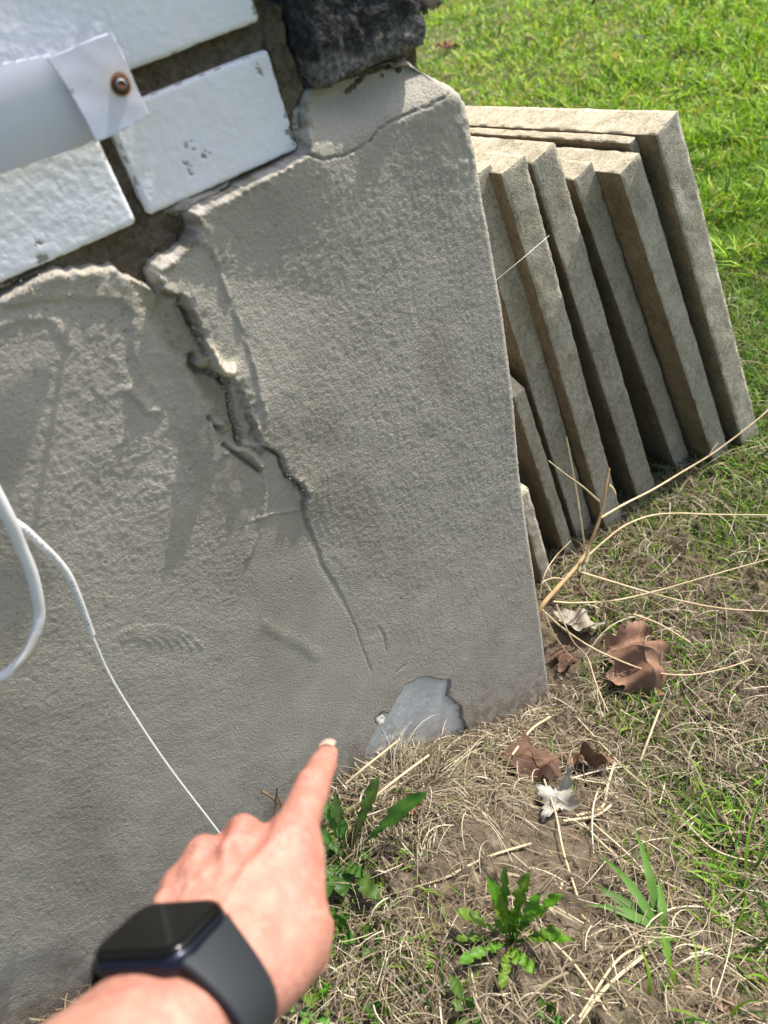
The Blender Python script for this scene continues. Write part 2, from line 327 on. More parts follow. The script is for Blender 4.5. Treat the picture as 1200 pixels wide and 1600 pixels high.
def build_sheet(name, xl, zl):
    Xs, Ys, Zs, NX, NY, U, nu, nv = wall_sheet(xl, zl)
    x, z = U, Zs; H = np.zeros_like(x); col = np.ones(x.shape + (3,))
    jx = .0014 * fbm(x, z, 130, 4, 91); jz = .0014 * fbm(x, z, 130, 4, 97)   # ragged outlines
    xq, zq = x + jx, z + jz
    px, _ = to_px(np.stack([x, np.zeros_like(x), z], -1)); qx, qy = px[..., 0], px[..., 1]
    # coat outline
    tl = W2(TOPLINE); poly = np.vstack([tl, [[1.2, .76], [1.2, -.6], [-4, -.6], [-4, tl[0][1]]]])
    coat = sdist(xq, zq, poly, 5); hole = sdist(xq, zq, W2(HOLE))
    # rough sand texture, directional on the right, swirled on the left
    smooth_m = ss(-.012, .012, sdist(x, z, W2(SMOOTH), 5) + .008 * fbm(x, z, 30, 3, 7)); inn_d = sdist(xq, zq, W2(INNER), 5); inner = ss(-.004, .004, inn_d)
    left = ss(430, 300, qx)
    rough = (1 - .85 * smooth_m) * (.85 + .25 * ss(-.4, .4, fbm(x, z, 9, 3, 41)))
    rough = rough * (1 - .60 * ss(780, 1050, qy) * (1 - ss(300, 100, qx) * .5))
    gr = fbm(x, z, 430, 2, 51); pick = np.maximum(0, fbm(x, z, 410, 1, 55) - .0)
    wx = x + .02 * fbm(x, z, 9, 2, 61); wz = z + .02 * fbm(x, z, 9, 2, 65)
    st_r = n2(wx * 330, wz * 60, 71) * .6 + n2(wx * 520, wz * 110, 72) * .4
    th = 1.1 + 1.2 * fbm(x, z, 3.0, 1, 77); su = wx * np.cos(th) + wz * np.sin(th); sv = -wx * np.sin(th) + wz * np.cos(th)
    st_l = n2(su * 70, sv * 420, 73) * .6 + n2(su * 130, sv * 700, 74) * .4
    streak = st_r * (1 - left) + st_l * left
    H += rough * (.00030 * gr + .00040 * pick + .00026 * streak) + .00028 * fbm(x, z, 60, 3, 81) * (1 - .7 * smooth_m) + .0010 * fbm(x, z, 5, 2, 83)
    # plate that stands proud along the crack
    pl = sdist(xq, zq, W2(PLATE), .2)
    lo = ss(860, 735, qy)                                  # the step dies away towards the ground
    H += ss(-.0002, .0009, pl) * np.exp(-np.clip(pl, 0, 1) / .055) * (.0035 + .0045 * ss(720, 600, qy)) * lo
    H -= .0025 * np.exp(-(np.clip(-pl, 0, 1) / .0035) ** 2) * (pl < 0) * ss(1000, 760, qy)
    # trowelled facet of the plate
    fac = ss(-.002, .003, sdist(x, z, W2([(248, 425), (305, 372), (330, 395), (352, 460), (385, 530), (402, 610), (412, 680), (380, 640), (330, 560), (290, 480)])))
    H = H * (1 - .40 * fac) + .0010 * fac
    H += .0016 * np.exp(-(pdist(xq, zq, W2([(330, 395), (345, 440), (362, 480), (378, 520), (392, 570), (402, 620), (410, 640)])) / .0016) ** 2) * ss(-.3, .3, fbm(x, z, 110, 2, 44)) * .8
    # left coat, lip and ledge
    H += .004 * ss(.030, .0, pl * -1) * 0 + .0016 * np.exp(-(np.clip(coat, 0, 1) / .006) ** 2) * ss(256, 240, qx) * (.6 + 1.2 * fbm(x, z, 120, 2, 66))
    H -= .0014 * inner * np.exp(-(np.clip(inn_d, 0, 1) / .03) ** 1.0) * ss(330, 230, qx) * ss(720, 560, qy)
    H += .0009 * np.exp(-(pdist(xq, zq, W2([(10, 478), (60, 468), (110, 463), (190, 466), (212, 490), (207, 530), (212, 560)])) / .0022) ** 2)
    H += .0009 * np.exp(-(pdist(xq, zq, W2([(0, 512), (30, 498), (75, 495), (90, 510), (110, 540)])) / .003) ** 2)
    # crumbly broken edge and smeared mortar near the crack
    frac = np.exp(-(np.abs(pl) / .0055) ** 2) * lo; H += frac * (.0020 * fbm(x, z, 230, 3, 131) + .0022 * np.maximum(0, fbm(x, z, 520, 1, 133)))
    zone = ss(440, 400, qx) * ss(60, 200, qx) * ss(820, 740, qy) * ss(415, 440, qy) * ss(.03, .0, pl)
    w1 = fbm(x + .006 * fbm(x, z, 45, 2, 141), z + .006 * fbm(x, z, 45, 2, 143), 34, 3, 145); H += zone * (.0005 * (.5 - np.abs(w1)) + .0004 * ss(.05, .10, w1) + .0003 * ss(.16, .10, np.abs(fbm(x, z, 60, 3, 147))))
    # brown sandy strip left of the crack
    br = ss(-.006, .006, sdist(xq + .004 * fbm(x, z, 90, 2, 3), zq, W2(BROWN)))
    H += br * (-.0035 + .0016 * fbm(x, z, 380, 2, 15)) * ss(1.0, .2, smooth_m)
    # grooves
    def groove(pts, wd, dp, j=0):
        nonlocal H
        d = pdist(xq + j * fbm(x, z, 150, 2, 7) * .01, zq, W2(pts)); H = H - dp * (1.5 if dp > .003 else 1) * np.exp(-(d / (wd * .82)) ** 2)
    groove([(283, 470), (300, 505), (312, 530), (322, 552)], .0022, .006)
    groove([(303, 560), (300, 572), (310, 580), (328, 583), (345, 590), (352, 600)], .0028, .007)
    groove([(352, 598), (358, 620), (362, 645), (368, 670), (374, 694)], .0016, .006)
    groove([(350, 696), (372, 712), (392, 726), (405, 738)], .0018, .005)
    groove([(408, 697), (424, 703), (436, 712), (442, 728), (446, 745), (456, 748), (470, 762), (476, 775)], .0011, .005)
    groove([(328, 655), (334, 664), (342, 670)], .0018, .004)
    groove([(505, 885), (525, 915), (545, 955), (562, 1000), (580, 1050)], .0010, .0005)
    groove([(470, 240), (484, 243), (503, 249), (530, 243), (556, 231), (572, 222), (585, 205), (604, 193), (625, 181), (650, 172), (672, 162), (698, 148)], .0006, .0026, .12)
    groove([(455, 182), (462, 205), (468, 236)], .0010, .004)
    groove([(592, 980), (600, 995), (603, 1018)], .0010, .0008); groove([(420, 795), (435, 775), (450, 762)], .0006, .0006); groove([(620, 1050), (632, 1040)], .001, .001)
    for (cx, cy, w_, d_) in ((675, 683, .0013, .002), (192, 493, .001, .002), (197, 520, .001, .002), (152, 755, .001, .0015), (430, 1000, .0009, .0015), (480, 1060, .0009, .0012), (165, 880, .0009, .0012), (455, 905, .0009, .0012)):
        c = PY(cx, cy); H -= d_ * np.exp(-((x - c[0]) ** 2 + (z - c[2]) ** 2) / w_ ** 2)
    # ridges and nodules
    def ridge(pts, wd, hp):
        nonlocal H
        H = H + hp * np.exp(-(pdist(xq, zq, W2(pts)) / wd) ** 2)
    ridge([(320, 545), (332, 562), (345, 575), (356, 575)], .0034, .005); ridge([(334, 664), (348, 662), (352, 672)], .0022, .004)
    ridge([(355, 705), (375, 700), (395, 712), (406, 728)], .0030, .0035); ridge([(375, 690), (398, 694), (410, 700)], .0022, .0035)
    ridge([(412, 740), (414, 775), (411, 805), (405, 830), (388, 872)], .0020, .0011); ridge([(310, 570), (318, 578)], .0020, .004)
    ridge([(205, 610), (232, 640), (246, 640)], .003, .0018); ridge([(262, 500), (285, 560), (300, 600), (318, 615)], .003, .0016)
    ridge([(392, 815), (420, 803), (470, 795)], .0014, .0008); ridge([(415, 975), (440, 990), (470, 1005), (495, 1025)], .006, .0005)
    for k_ in range(6):                                       # arcs left by a trowel
        cx, cy = 215 + 4 * k_, 1010 + 3 * k_; ra = 22 + 11 * k_
        ridge([(cx + ra * 1.1 * math.cos(a), cy + ra * .62 * math.sin(a)) for a in np.linspace(-2.6 + .1 * k_, -.2, 8)], .0012, .00035)
    # shoulder under the stone and chipped foot
    sh = ss(.728, .762, z) * ss(-.14, -.06, x); H -= .020 * sh
    H += .0012 * fbm(x, z, 160, 2, 19) * ss(-.02, .01, x) * ss(.60, .70, z)
    # recess outside the coat and in the hole
    Hc = np.where(z > .60, np.where(coat < -.0034, -.040, H - .018 * ss(0, .0026, -coat + .0008 * fbm(x, z, 300, 2, 5)) + .0012 * np.exp(-(coat / .0015) ** 2) * fbm(x, z, 150, 2, 12)), H); Hc = np.where(hole > .0024, -.040, np.where(hole > -.0004, Hc - .012 * ss(-.0004, .0022, hole), Hc)); H = np.where(U > EDGE_X.max() + .04, np.maximum(Hc, -.003), Hc)
    # colour: surface stains and patches, with some light and shade painted in
    mot = 1 + .15 * fbm(x, z, 7, 3, 101) + .08 * fbm(x, z, 45, 2, 103); col *= mot[..., None]
    col *= 1 - (ss(.08, .38, fbm(x, z * .45, 12, 3, 151)) * .16)[..., None] * np.array([.8, .9, 1.0])        # damp stains
    hg = z - gh(x, z * 0); spl = ss(.11, .0, hg + .05 * fbm(x, z, 40, 3, 153)) * ss(-.1, .25, fbm(x, z, 120, 3, 155) + .3 * ss(.08, .0, hg)); col *= 1 - spl[..., None] * np.array([.28, .34, .42])
    fr2 = np.exp(-(np.abs(sdist(xq, zq, W2(PLATE), .2)) / .006) ** 2) * ss(860, 735, qy); fn2 = fbm(x, z, 240, 3, 157); col *= 1 - (fr2 * ss(0, .3, fn2))[..., None] * np.array([.28, .32, .40]); col *= 1 + (fr2 * ss(0, .3, -fn2) * .20)[..., None]
    col *= (1 + .04 * smooth_m)[..., None]
    bl = ss(.50, .1, z) ; col *= 1 - bl[..., None] * np.array([.05, .055, .07])      # shade towards the foot painted into the coat colour
    bt = br * (.6 + .8 * fbm(x, z, 120, 2, 8)); col *= 1 - np.clip(bt, 0, 1)[..., None] * np.array([.22, .27, .40])
    def blot(pts, wd, c, amp=1.0, thr=0.0):
        nonlocal col
        d = pdist(xq, zq, W2(pts), .05); m = np.exp(-(d / wd) ** 2) * ss(thr - .1, thr + .15, fbm(x, z, 170, 3, 111)) * amp
        col = col * (1 - m[..., None]) + m[..., None] * np.array(c)
    blot([(345, 580), (360, 568)], .006, (2.0, 2.0, 1.85), 1.0, -.15)
    blot([(322, 545), (335, 575)], .006, (1.25, 1.24, 1.08), .9, -.25)
    blot([(225, 590), (245, 610), (232, 632)], .007, (1.30, 1.30, 1.22), .8, .0)
    blot([(325, 665), (332, 700)], .006, (1.45, 1.42, 1.38), .8, -.05)
    blot([(345, 720), (355, 745), (372, 765)], .007, (1.55, 1.50, 1.46), .9, .0)
    blot([(385, 800), (392, 820)], .006, (1.55, 1.52, 1.45), .8, .05); blot([(345, 760), (310, 620), (270, 590)], .005, (1.3, 1.3, 1.2), .6, .05)
    blot([(60, 470), (130, 440), (200, 450), (240, 470)], .009, (1.18, 1.14, .98), .7, -.1)
    blot([(210, 500), (210, 560)], .006, (1.25, 1.22, 1.05), .7, .0)
    blot([(360, 735), (370, 745)], .010, (1.15, 1.0, .9), .5, -.2)
    blot([(700, 760), (720, 880)], .03, (.93, .95, .93), .5, -.1); blot([(640, 140), (700, 190), (735, 300)], .02, (1.12, 1.12, 1.08), .6, -.3)  # last blot paints the sun on the shoulder into the colour
    Xf = Xs + NX * H; Yf = Ys + NY * H
    V = np.stack([Xf, Yf, Zs], -1).reshape(-1, 3); F = grid_faces(nu, nv)
    keep = ~((H.reshape(-1)[F] < -.035).all(1)); F = F[keep]
    used = np.zeros(len(V), bool); used[F.ravel()] = True; remap = np.cumsum(used) - 1
    me = mesh_np(name, V[used], remap[F], M_RENDER, True, np.clip(col.reshape(-1, 3)[used], .2, 2.4))
    return link(name, me, WALL, label="grey trowelled cement coat, cracked and flaking")
xl = np.concatenate([np.linspace(-4.0, -.80, 60)[:-1], np.arange(-.80, -.012, .00115)])
zl = np.concatenate([np.linspace(-.25, .0, 14)[:-1], np.arange(.0, .778, .00115)])
build_sheet("cement_render", xl, zl)

# loose crumbs caught on the broken ledge and at the foot of the hole
def crumbs(n, path, spread, y0, r0, r1, seed):
    r = np.random.default_rng(seed); pl = W2(path); V = []; F = []
    ico = np.array([(0, 0, 1), (.9, 0, -.3), (-.45, .78, -.3), (-.45, -.78, -.3), (0, 0, -1), (.4, .7, .5)])
    fc = [(0, 1, 5), (0, 5, 2), (0, 2, 3), (0, 3, 1), (4, 5, 1), (4, 2, 5), (4, 3, 2), (4, 1, 3)]
    for i in range(n):
        k = r.integers(0, len(pl) - 1); t = r.random(); c = pl[k] * (1 - t) + pl[k + 1] * t + r.normal(0, spread, 2); s_ = r.uniform(r0, r1); q = ico * s_ * r.uniform(.6, 1.3, (6, 3)); a = r.uniform(0, 6.28)
        q = np.stack([q[:, 0] * math.cos(a) - q[:, 2] * math.sin(a), q[:, 1], q[:, 0] * math.sin(a) + q[:, 2] * math.cos(a)], 1); b = len(V) * 1
        F += [[b + v for v in f] for f in fc]; V += list(q + np.array([c[0], y0 - r.random() * .002, c[1]]))
    return V, F
for path, n, sp, y0, r0, r1, sd_ in (([(300, 505), (312, 530), (325, 560), (350, 592), (362, 640), (376, 692), (405, 705)], 170, .0022, .0005, .0004, .0015, 1), ([(440, 712), (450, 740), (472, 765), (478, 800)], 50, .0015, -.001, .0004, .0011, 2),
                                     ([(20, 468), (90, 436), (180, 430), (240, 462)], 70, .003, .001, .0004, .0012, 3), ([(700, 1080), (728, 1130), (715, 1165)], 50, .0020, .003, .0005, .0014, 4)):
    V, F = crumbs(n, path, sp, y0, r0, r1, sd_); me = bpy.data.meshes.new("crumbs"); me.from_pydata([tuple(v) for v in V], [], F); me.materials.append(M_CRUMB); link("crumbs", me, WALL, kind="stuff")

# mortar bed behind bricks and coat, and the board seen in the hole
def rough_panel(name, x0, x1, z0, z1, y, step, amp, m, lab=None, seed=1, s=120, parent=WALL):
    a = np.arange(x0, x1 + step, step); b = np.arange(z0, z1 + step, step); X, Z = np.meshgrid(a, b, indexing='ij')
    Yp = y - amp * (fbm(X, Z, s, 3, seed) + .5 * fbm(X, Z, s * 4, 2, seed + 5))
    V = np.stack([X, Yp, Z], -1).reshape(-1, 3)
    return link(name, mesh_np(name, V, grid_faces(len(a), len(b)), m), parent, label=lab)
rough_panel("mortar", -.42, -.004, .69, .86, .0145, .0013, .0045, M_MORTAR, "brown sandy mortar showing between bricks and cement coat", 3, 90)
rough_panel("mortar", -4.0, -.415, .66, 2.4, .0165, .04, .001, M_MORTAR, None, 4)
rough_panel("mortar", -.42, .0, .855, 2.4, .0165, .02, .001, M_MORTAR, None, 5)
bd = rough_panel("insulation_board", -.30, -.12, -.02, .27, .0052, .0014, .0012, M_BOARD, "bluish grey board bared where the cement coat broke off", 8, 60)
# grey smear of mortar over the bed, between brick and plate
def slab_patch(name, outline, y0, y1, m, seed, parent=WALL, lab=None, step=.0013, amp=.0016):
    o = W2(outline); a = np.arange(o[:, 0].min(), o[:, 0].max(), step); b = np.arange(o[:, 1].min(), o[:, 1].max(), step); X, Z = np.meshgrid(a, b, indexing='ij')
    d = sdist(X + .002 * fbm(X, Z, 200, 2, seed), Z + .002 * fbm(X, Z, 200, 2, seed + 3), o); Yp = y0 + (y1 - y0) * ss(-.0003, .0025, d) - amp * fbm(X, Z, 260, 3, seed)
    F = grid_faces(len(a), len(b)); keep = (d.reshape(-1)[F] > -.0006).any(1)
    return link(name, mesh_np(name, np.stack([X, Yp, Z], -1).reshape(-1, 3), F[keep], m, True, np.ones((len(a) * len(b), 3)) * .86), parent, label=lab)
slab_patch("mortar_smear", [(262, 335), (285, 315), (320, 300), (372, 284), (372, 292), (325, 318), (300, 335)], .014, .005, M_RENDER, 37)
slab_patch("mortar_smear", [(-60, 470), (0, 462), (50, 440), (90, 424), (60, 424), (0, 448), (-60, 478)], .014, .004, M_MORTAR, 39)
slab_patch("mortar_smear", [(416, 0), (455, 0), (462, 60), (480, 110), (490, 140), (470, 175), (472, 240), (455, 250), (450, 220), (452, 180), (440, 130), (424, 60)], .017, .008, M_MORTAR, 43, amp=.003)

# bricks
BH, BY, BD = .0600, .006, .075
def brick_mesh(L, Hh, seed, chips=(), step=.0013):
    V, F, N = rounded_box((L, BD, Hh), .0032, step if step < .01 else step)
    n = fbm3(V, 300, 2, seed) * .00028 + fbm3(V, 26, 2, seed + 4) * .0007
    V = V + N * n[:, None]
    col = np.ones((len(V), 3)); fr = V[:, 1] < -BD / 2 + .01
    for (cx, cz, r, strength, thr) in chips:
        d = np.hypot((V[:, 0] - cx) * 1.2, (V[:, 2] - cz)) + .005 * fbm3(V, 260, 3, 9)
        m = np.where(ss(r * .85, r * .35, d) * (fbm3(V, 420, 2, 13) > thr) * fr > .4, 1., 0.) * strength
        V[:, 1] += m * .0008; col = col * (1 - m[:, None]) + m[:, None] * np.array([.40, .36, .30])
    e = np.maximum(np.abs(V[:, 0]) / (L / 2), np.abs(V[:, 2]) / (Hh / 2)); wv = ((e > .965) & (fbm3(V, 210, 3, 17) > .16) & fr); col[wv] *= np.array([.50, .46, .40])
    return mesh_np("brick", V, F, M_BRICK, True, col)
def put_brick(me, x0, x1, z0, rz=0.0):
    o = link("brick", me, WALL); o.location = ((x0 + x1) / 2, BY + BD / 2, z0 + BH / 2); o.rotation_euler = (rad(random.uniform(-.4, .4)), rz, rad(random.uniform(-.4, .4))); return o
Z0 = .7372
# middle brick: chips in its own coordinates (x along, z up)
put_brick(brick_mesh(.1125, BH, 3, [(-.014, -.004, .0065, 1, .02), (-.020, -.014, .006, 1, .05), (-.008, -.010, .005, 1, .08), (.0545, -.020, .0085, 1, -.3), (.047, .022, .004, 1, .0), (.053, .005, .004, 1, .1), (.0535, -.008, .004, 1, .05), (-.050, .027, .004, 1, .05)]), -.2295, -.117, Z0)
put_brick(brick_mesh(.190, BH, 5, [(.034, -.027, .0055, 1, -.3), (.0365, -.020, .0035, 1, -.3)]), -.4285, -.2385, Z0 - .0003)
put_brick(brick_mesh(.205, BH, 8, [(.085, .0, .0012, 1, -.5)]), -.3215, -.1165, Z0 + .0745)
put_brick(brick_mesh(.190, BH, 9, step=.004), -.5240, -.3340, Z0 + .0745)
coarse = [brick_mesh(.19, BH, 20 + k, step=.03) for k in range(3)]; half = brick_mesh(.112, BH, 25, step=.03)
for r_ in range(0, 21):
    zz = Z0 + .0745 * r_; off = 0 if r_ % 2 == 0 else .0935
    xs_ = -.4285 - .0125 if r_ % 2 == 0 else -.524 - .0125
    if r_ >= 2:
        if r_ % 2 == 0: put_brick(half, -.2295, -.117, zz); xs_ = -.2420
        else: xs_ = -.117
    while xs_ - .19 > -1.9:
        put_brick(coarse[random.randrange(3)], xs_ - .19, xs_, zz); xs_ -= .2025
# corner stones
def stone(x0, x1, z0, z1, y0, depth, seed, step, base_amp=.004):
    V, F, N = rounded_box((x1 - x0, depth, z1 - z0), .005, step)
    V = V + N * (fbm3(V, 22, 4, seed) * base_amp + np.abs(fbm3(V, 110, 3, seed + 3)) * .006)[:, None]
    c = np.array([(x0 + x1) / 2, y0 + depth / 2, (z0 + z1) / 2]); col = np.ones((len(V), 3)); low = ss(.022, .004, V[:, 2] + (z1 - z0) / 2 + .02 * fbm3(V, 70, 3, 2)); col = col * (1 + 3.2 * low[:, None] * np.array([1, .93, .80]))
    return link("corner_stone", mesh_np("corner_stone", V + c, F, M_STONE, True, col), WALL)
stone(-.0965, -.0065, .7680, 1.02, -.007, .26, 5, .0026)
for k in range(5): stone(-.0985 + .006 * (k % 2), -.004, 1.035 + .27 * k, 1.29 + .27 * k, -.010, .26, 11 + k, .02)
# house body behind the facing, so the wall has its true depth
V, F, N = rounded_box((3.9, 3.0, 1.78), .004, 2); child("masonry_core", V + np.array([-1.99, 1.53, 1.51]), F, M_MORTAR, WALL, False)
V, F, N = rounded_box((3.9, 3.0, .86), .004, 2); child("foundation_core", V + np.array([-1.99, 1.56, .18]), F, M_MORTAR, WALL, False)

# ------------------------------------------------------------------ leaning paving slabs
# (right edge top px, right edge bottom px, y of the front face, thickness, length, kind, label)
SL = [((1060, 172), (1187, 680), .130, .042, .610, .61, "outermost and tallest looking concrete slab of the leaning row, with lawn on its open side"),
      ((1000, 238), (1144, 722), .138, .036, .600, .60, "concrete slab leaning against the outermost one, its front corner chipped level with the thin slab"),
      ((994, 213), (1120, 640), .157, .013, .600, .60, "thin concrete slab wedged between the outermost slab and its neighbour"),
      ((925, 252), (1073, 699), .175, .034, .600, .60, "third thick concrete slab from the lawn side, its pointed corner lower than the next one's"),
      ((868, 222), (1025, 764), .165, .040, .610, .61, "middle concrete slab whose pointed top corner stands highest among the inner ones"),
      ((820, 243), (974, 814), .160, .036, .610, .61, "second thick concrete slab from the wall, crossed by a fine cobweb thread"),
      ((767, 256), (928, 826), .180, .036, .610, .61, "thick concrete slab nearest the wall that reaches full height"),
      ((799, 540), (905, 880), .168, .020, .430, .60, "short broken concrete slab with a ragged top beside the wall corner"),
      ((818, 735), (865, 905), .150, .020, .250, .50, "small slab offcut half hidden by the wall corner")]
GRP = "concrete paving slabs leaning in a row beside the wall"
for i, (t, b, yf, th, ln, dep, lab) in enumerate(SL):
    T = PY(*t, yf); B = PY(*b, yf); d = B - T; d[1] = 0; d /= np.linalg.norm(d)           # down the edge
    nrm = np.array([-d[2], 0, d[0]]); nrm = nrm if nrm[0] < 0 else -nrm                    # towards the wall
    V, F, N = rounded_box((th, dep, ln), .0013, .0055)
    k = fbm3(V + i, 70, 3, 40 + i) * .0013 + fbm3(V + i, 6, 2, 60 + i) * .0016
    e = (np.abs(N) > .15).sum(1) > 1; k = k - np.where(e, np.maximum(0, fbm3(V + i, 110, 3, 70 + i) - .05) * .009, 0); V = V + N * k[:, None]
    if i in (7, 8): # ragged broken top
        topm = ss(ln / 2 - .12, ln / 2, V[:, 2]); V[:, 2] -= topm * (.05 + .09 * n2(V[:, 1] * 9, V[:, 1] * 3, 5) + .10 * np.clip(V[:, 1] + dep / 2, 0, .2))
    col = np.ones((len(V), 3)) * (1 + .10 * random.uniform(-1, 1)); st = ss(-.05, .25, fbm3(V + 2 * i, 7, 3, 77 + i)) * ss(.9, .3, (V[:, 2] + ln / 2) / ln + .2)
    side = (np.abs(N[:, 0]) > .7); col *= np.where(side, 1, 0)[:, None] * np.array([-.44, -.49, -.56]) + 1  # wide faces darkened: the shade they stand in is put into the tint
    col *= 1 - st[:, None] * np.array([.20, .18, .22]); col *= (1 + .12 * fbm3(V, 40, 2, 3))[:, None]
    tp = N[:, 2] > .7; col[tp] *= np.array([1.42, 1.38, 1.28]); stn = ss(.05, .35, fbm3(V * np.array([1, 1, .25]) + i, 60, 3, 90 + i)); col *= 1 - stn[:, None] * np.array([.16, .17, .20])  # top faces lightened: sunlight put into the tint
    R = np.stack([-nrm, [0, 1, 0], -d], 1)                                                 # local x away from wall, z up the slab
    c = T + nrm * th / 2 + d * ln / 2 + np.array([0, dep / 2, 0])
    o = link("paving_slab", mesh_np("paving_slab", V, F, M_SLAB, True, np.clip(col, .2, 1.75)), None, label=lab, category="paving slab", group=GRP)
    mw = Matrix.Identity(4)
    for a in range(3):
        for q in range(3): mw[a][q] = R[a][q]
        mw[a][3] = c[a]
    o.matrix_world = mw

# ------------------------------------------------------------------ bracket, cables
BR = thing("metal_bracket", "white coated metal strip with a rusty screw, standing out before the bricks", "bracket", P(160, 140, .40))
Y0 = P(150, 140, .40)[1]
def prof_plate(name, outline, y_of, th, m, tintf=None, step=.0008):
    o = np.array([PY(px, py, Y0)[[0, 2]] for px, py in outline]); a = np.arange(o[:, 0].min() - step, o[:, 0].max() + step, step); b = np.arange(o[:, 1].min() - step, o[:, 1].max() + step, step)
    X, Z = np.meshgrid(a, b, indexing='ij'); d = sdist(X, Z, o, 2); F = grid_faces(len(a), len(b)); keep = (d.reshape(-1)[F] > 0).any(1); F = F[keep]
    X = X.copy(); Z = Z.copy(); ro = d < 0; ro &= d > -3 * step; xr, zr = X[ro], Z[ro]; best = np.full(xr.shape, 9.); bx, bz = xr.copy(), zr.copy()
    for p_, q_ in zip(o, np.roll(o, -1, 0)):
        ab = q_ - p_; t = np.clip(((xr - p_[0]) * ab[0] + (zr - p_[1]) * ab[1]) / (ab @ ab), 0, 1); cx = p_[0] + t * ab[0]; cz = p_[1] + t * ab[1]; dd = np.hypot(xr - cx, zr - cz); u_ = dd < best; best[u_] = dd[u_]; bx[u_] = cx[u_]; bz[u_] = cz[u_]
    X[ro] = bx; Z[ro] = bz
    Yp = y_of(X, Z); V = np.stack([X, Yp, Z], -1).reshape(-1, 3); used = np.zeros(len(V), bool); used[F.ravel()] = True; rm = np.cumsum(used) - 1
    c = np.ones((len(V), 3)) if tintf is None else tintf(X, Z).reshape(-1, 3)
    ob = child(name, V[used], rm[F], m, BR, True, c[used]); s = ob.modifiers.new("thickness", 'SOLIDIFY'); s.thickness = th; s.offset = -1; return ob
scr = PY(187, 132, Y0)
def rt(X, Z):
    d = np.hypot(X - scr[0], Z - scr[2]); m = np.exp(-(d / .011) ** 2); m2 = ss(.0064, .0048, d + .0006 * fbm(X, Z, 300, 2, 3))
    c = np.ones(X.shape + (3,)); c = c * (1 - .5 * m[..., None]) + .5 * m[..., None] * np.array([.95, .72, .38]); c = c * (1 - m2[..., None]) + m2[..., None] * np.array([.38, .14, .05])
    e = (fbm(X, Z, 190, 3, 12) > .62); c[e] *= np.array([.62, .6, .56]); return c
prof_plate("end_plate", [(72, 92), (100, 80), (140, 62), (172, 50), (181, 66), (196, 96), (214, 140), (231, 178), (222, 186), (196, 200), (166, 216), (150, 222), (128, 178), (100, 130)], lambda X, Z: Y0 - .0015 + .0006 * fbm(X, Z, 60, 2, 2), .0012, M_WMETAL, rt)
prof_plate("rolled_strip", [(-420, 235), (-200, 160), (0, 100), (80, 84), (104, 128), (132, 178), (158, 218), (140, 229), (60, 256), (0, 276), (-200, 345), (-420, 425)], lambda X, Z: Y0 + .002 + .006 * np.clip((PY(60, 120, Y0)[2] - Z) / .03, -.3, 1.4) ** 2, .0014, M_WMETAL)
V, F, Q, T = tube([scr + np.array([0, .012, 0]), scr + np.array([0, -.0042, 0])], [.0019, .0019], 12, 2); child_poly("screw_shank", V, F, M_RUST, BR)
a = np.linspace(0, 2 * math.pi, 20, endpoint=False)
def disc(c, r, y0, y1, m, nm):
    pts = [c + np.array([0, y0, 0]), c + np.array([0, (y0 + y1) / 2, 0]), c + np.array([0, y1, 0])]
    V, F, Q, T = tube(pts, [r, r * .97, r * .72], 20, 3); child_poly(nm, V, F, m, BR)
disc(scr, .0050, -.0018, -.0028, M_RUST, "rust_ring"); disc(scr, .0029, -.0028, -.0040, M_SCREW, "screw_head")
# arm that carries the strip back to the wall, left of the frame
pL = PY(-330, 290, Y0); V, F, N = rounded_box((.03, abs(Y0) + .02, .012), .002, .02); child("wall_arm", V + np.array([pL[0], Y0 / 2 + .01, pL[2]]), F, M_WMETAL, BR, True, np.ones((len(V), 3)))

CB = thing("thick_cable", "thick white cable bent in a loop at the left edge, dirty on its underside", "cable", PY(30, 900, -.05))
pts = [PY(-260, 330, -.01), PY(-130, 560, -.045), PY(-45, 700, -.055), PY(9, 799, -.055), PY(33, 855, -.05), PY(51, 900, -.047), PY(61, 949, -.045), PY(59, 978, -.045), PY(45, 1016, -.045), PY(24, 1040, -.043), PY(-2, 1061, -.04), PY(-80, 1095, -.03), PY(-200, 1150, -.01)]
V, F, Q, T = tube(pts, .0036, 24, 14); V2 = V[:-2]; q, _ = to_px(V2); col = np.ones((len(V), 3)); dirt = ss(930, 985, q[:, 1]) * ss(-.05, .2, fbm3(V2, 60, 3, 3) + .12); low = ss(.0015, -.0025, V2[:, 2] - np.repeat(Q[:, 2], 24)[:len(V2)])
col[:len(V2)] *= 1 - np.clip(dirt * (.35 + .65 * low), 0, 1)[:, None] * np.array([.25, .40, .52]); col[:len(V2)] *= (1 + .06 * fbm3(V2, 30, 2, 5))[:, None]
child("sheath", V, F, M_CABLE, CB, True, col)
TB = thing("thin_cable", "thin white cable printed in blue, its bare core wire hanging down behind the hand", "cable", PY(90, 880, -.03))
tp_ = [PY(-60, 770, -.03), PY(-10, 797, -.04), PY(32, 822, -.040), PY(58, 845, -.038), PY(84, 870, -.035), PY(105, 896, -.032), PY(120, 928, -.03), PY(131, 958, -.028), PY(143, 991, -.025)]
V, F, Q, T = tube(tp_, .0025, 20, 14); child("sheath", V, F, M_CABLE, TB, True, np.ones((len(V), 3)))
V, F, Q2, T2 = tube([PY(142, 989, -.025), PY(152, 1012, -.024), PY(172, 1056, -.022), PY(212, 1122, -.02), PY(268, 1204, -.02), PY(346, 1306, -.02), PY(400, 1380, -.02)], .00095, 10, 8); child("core_wire", V, F, M_WIRE, TB, True)
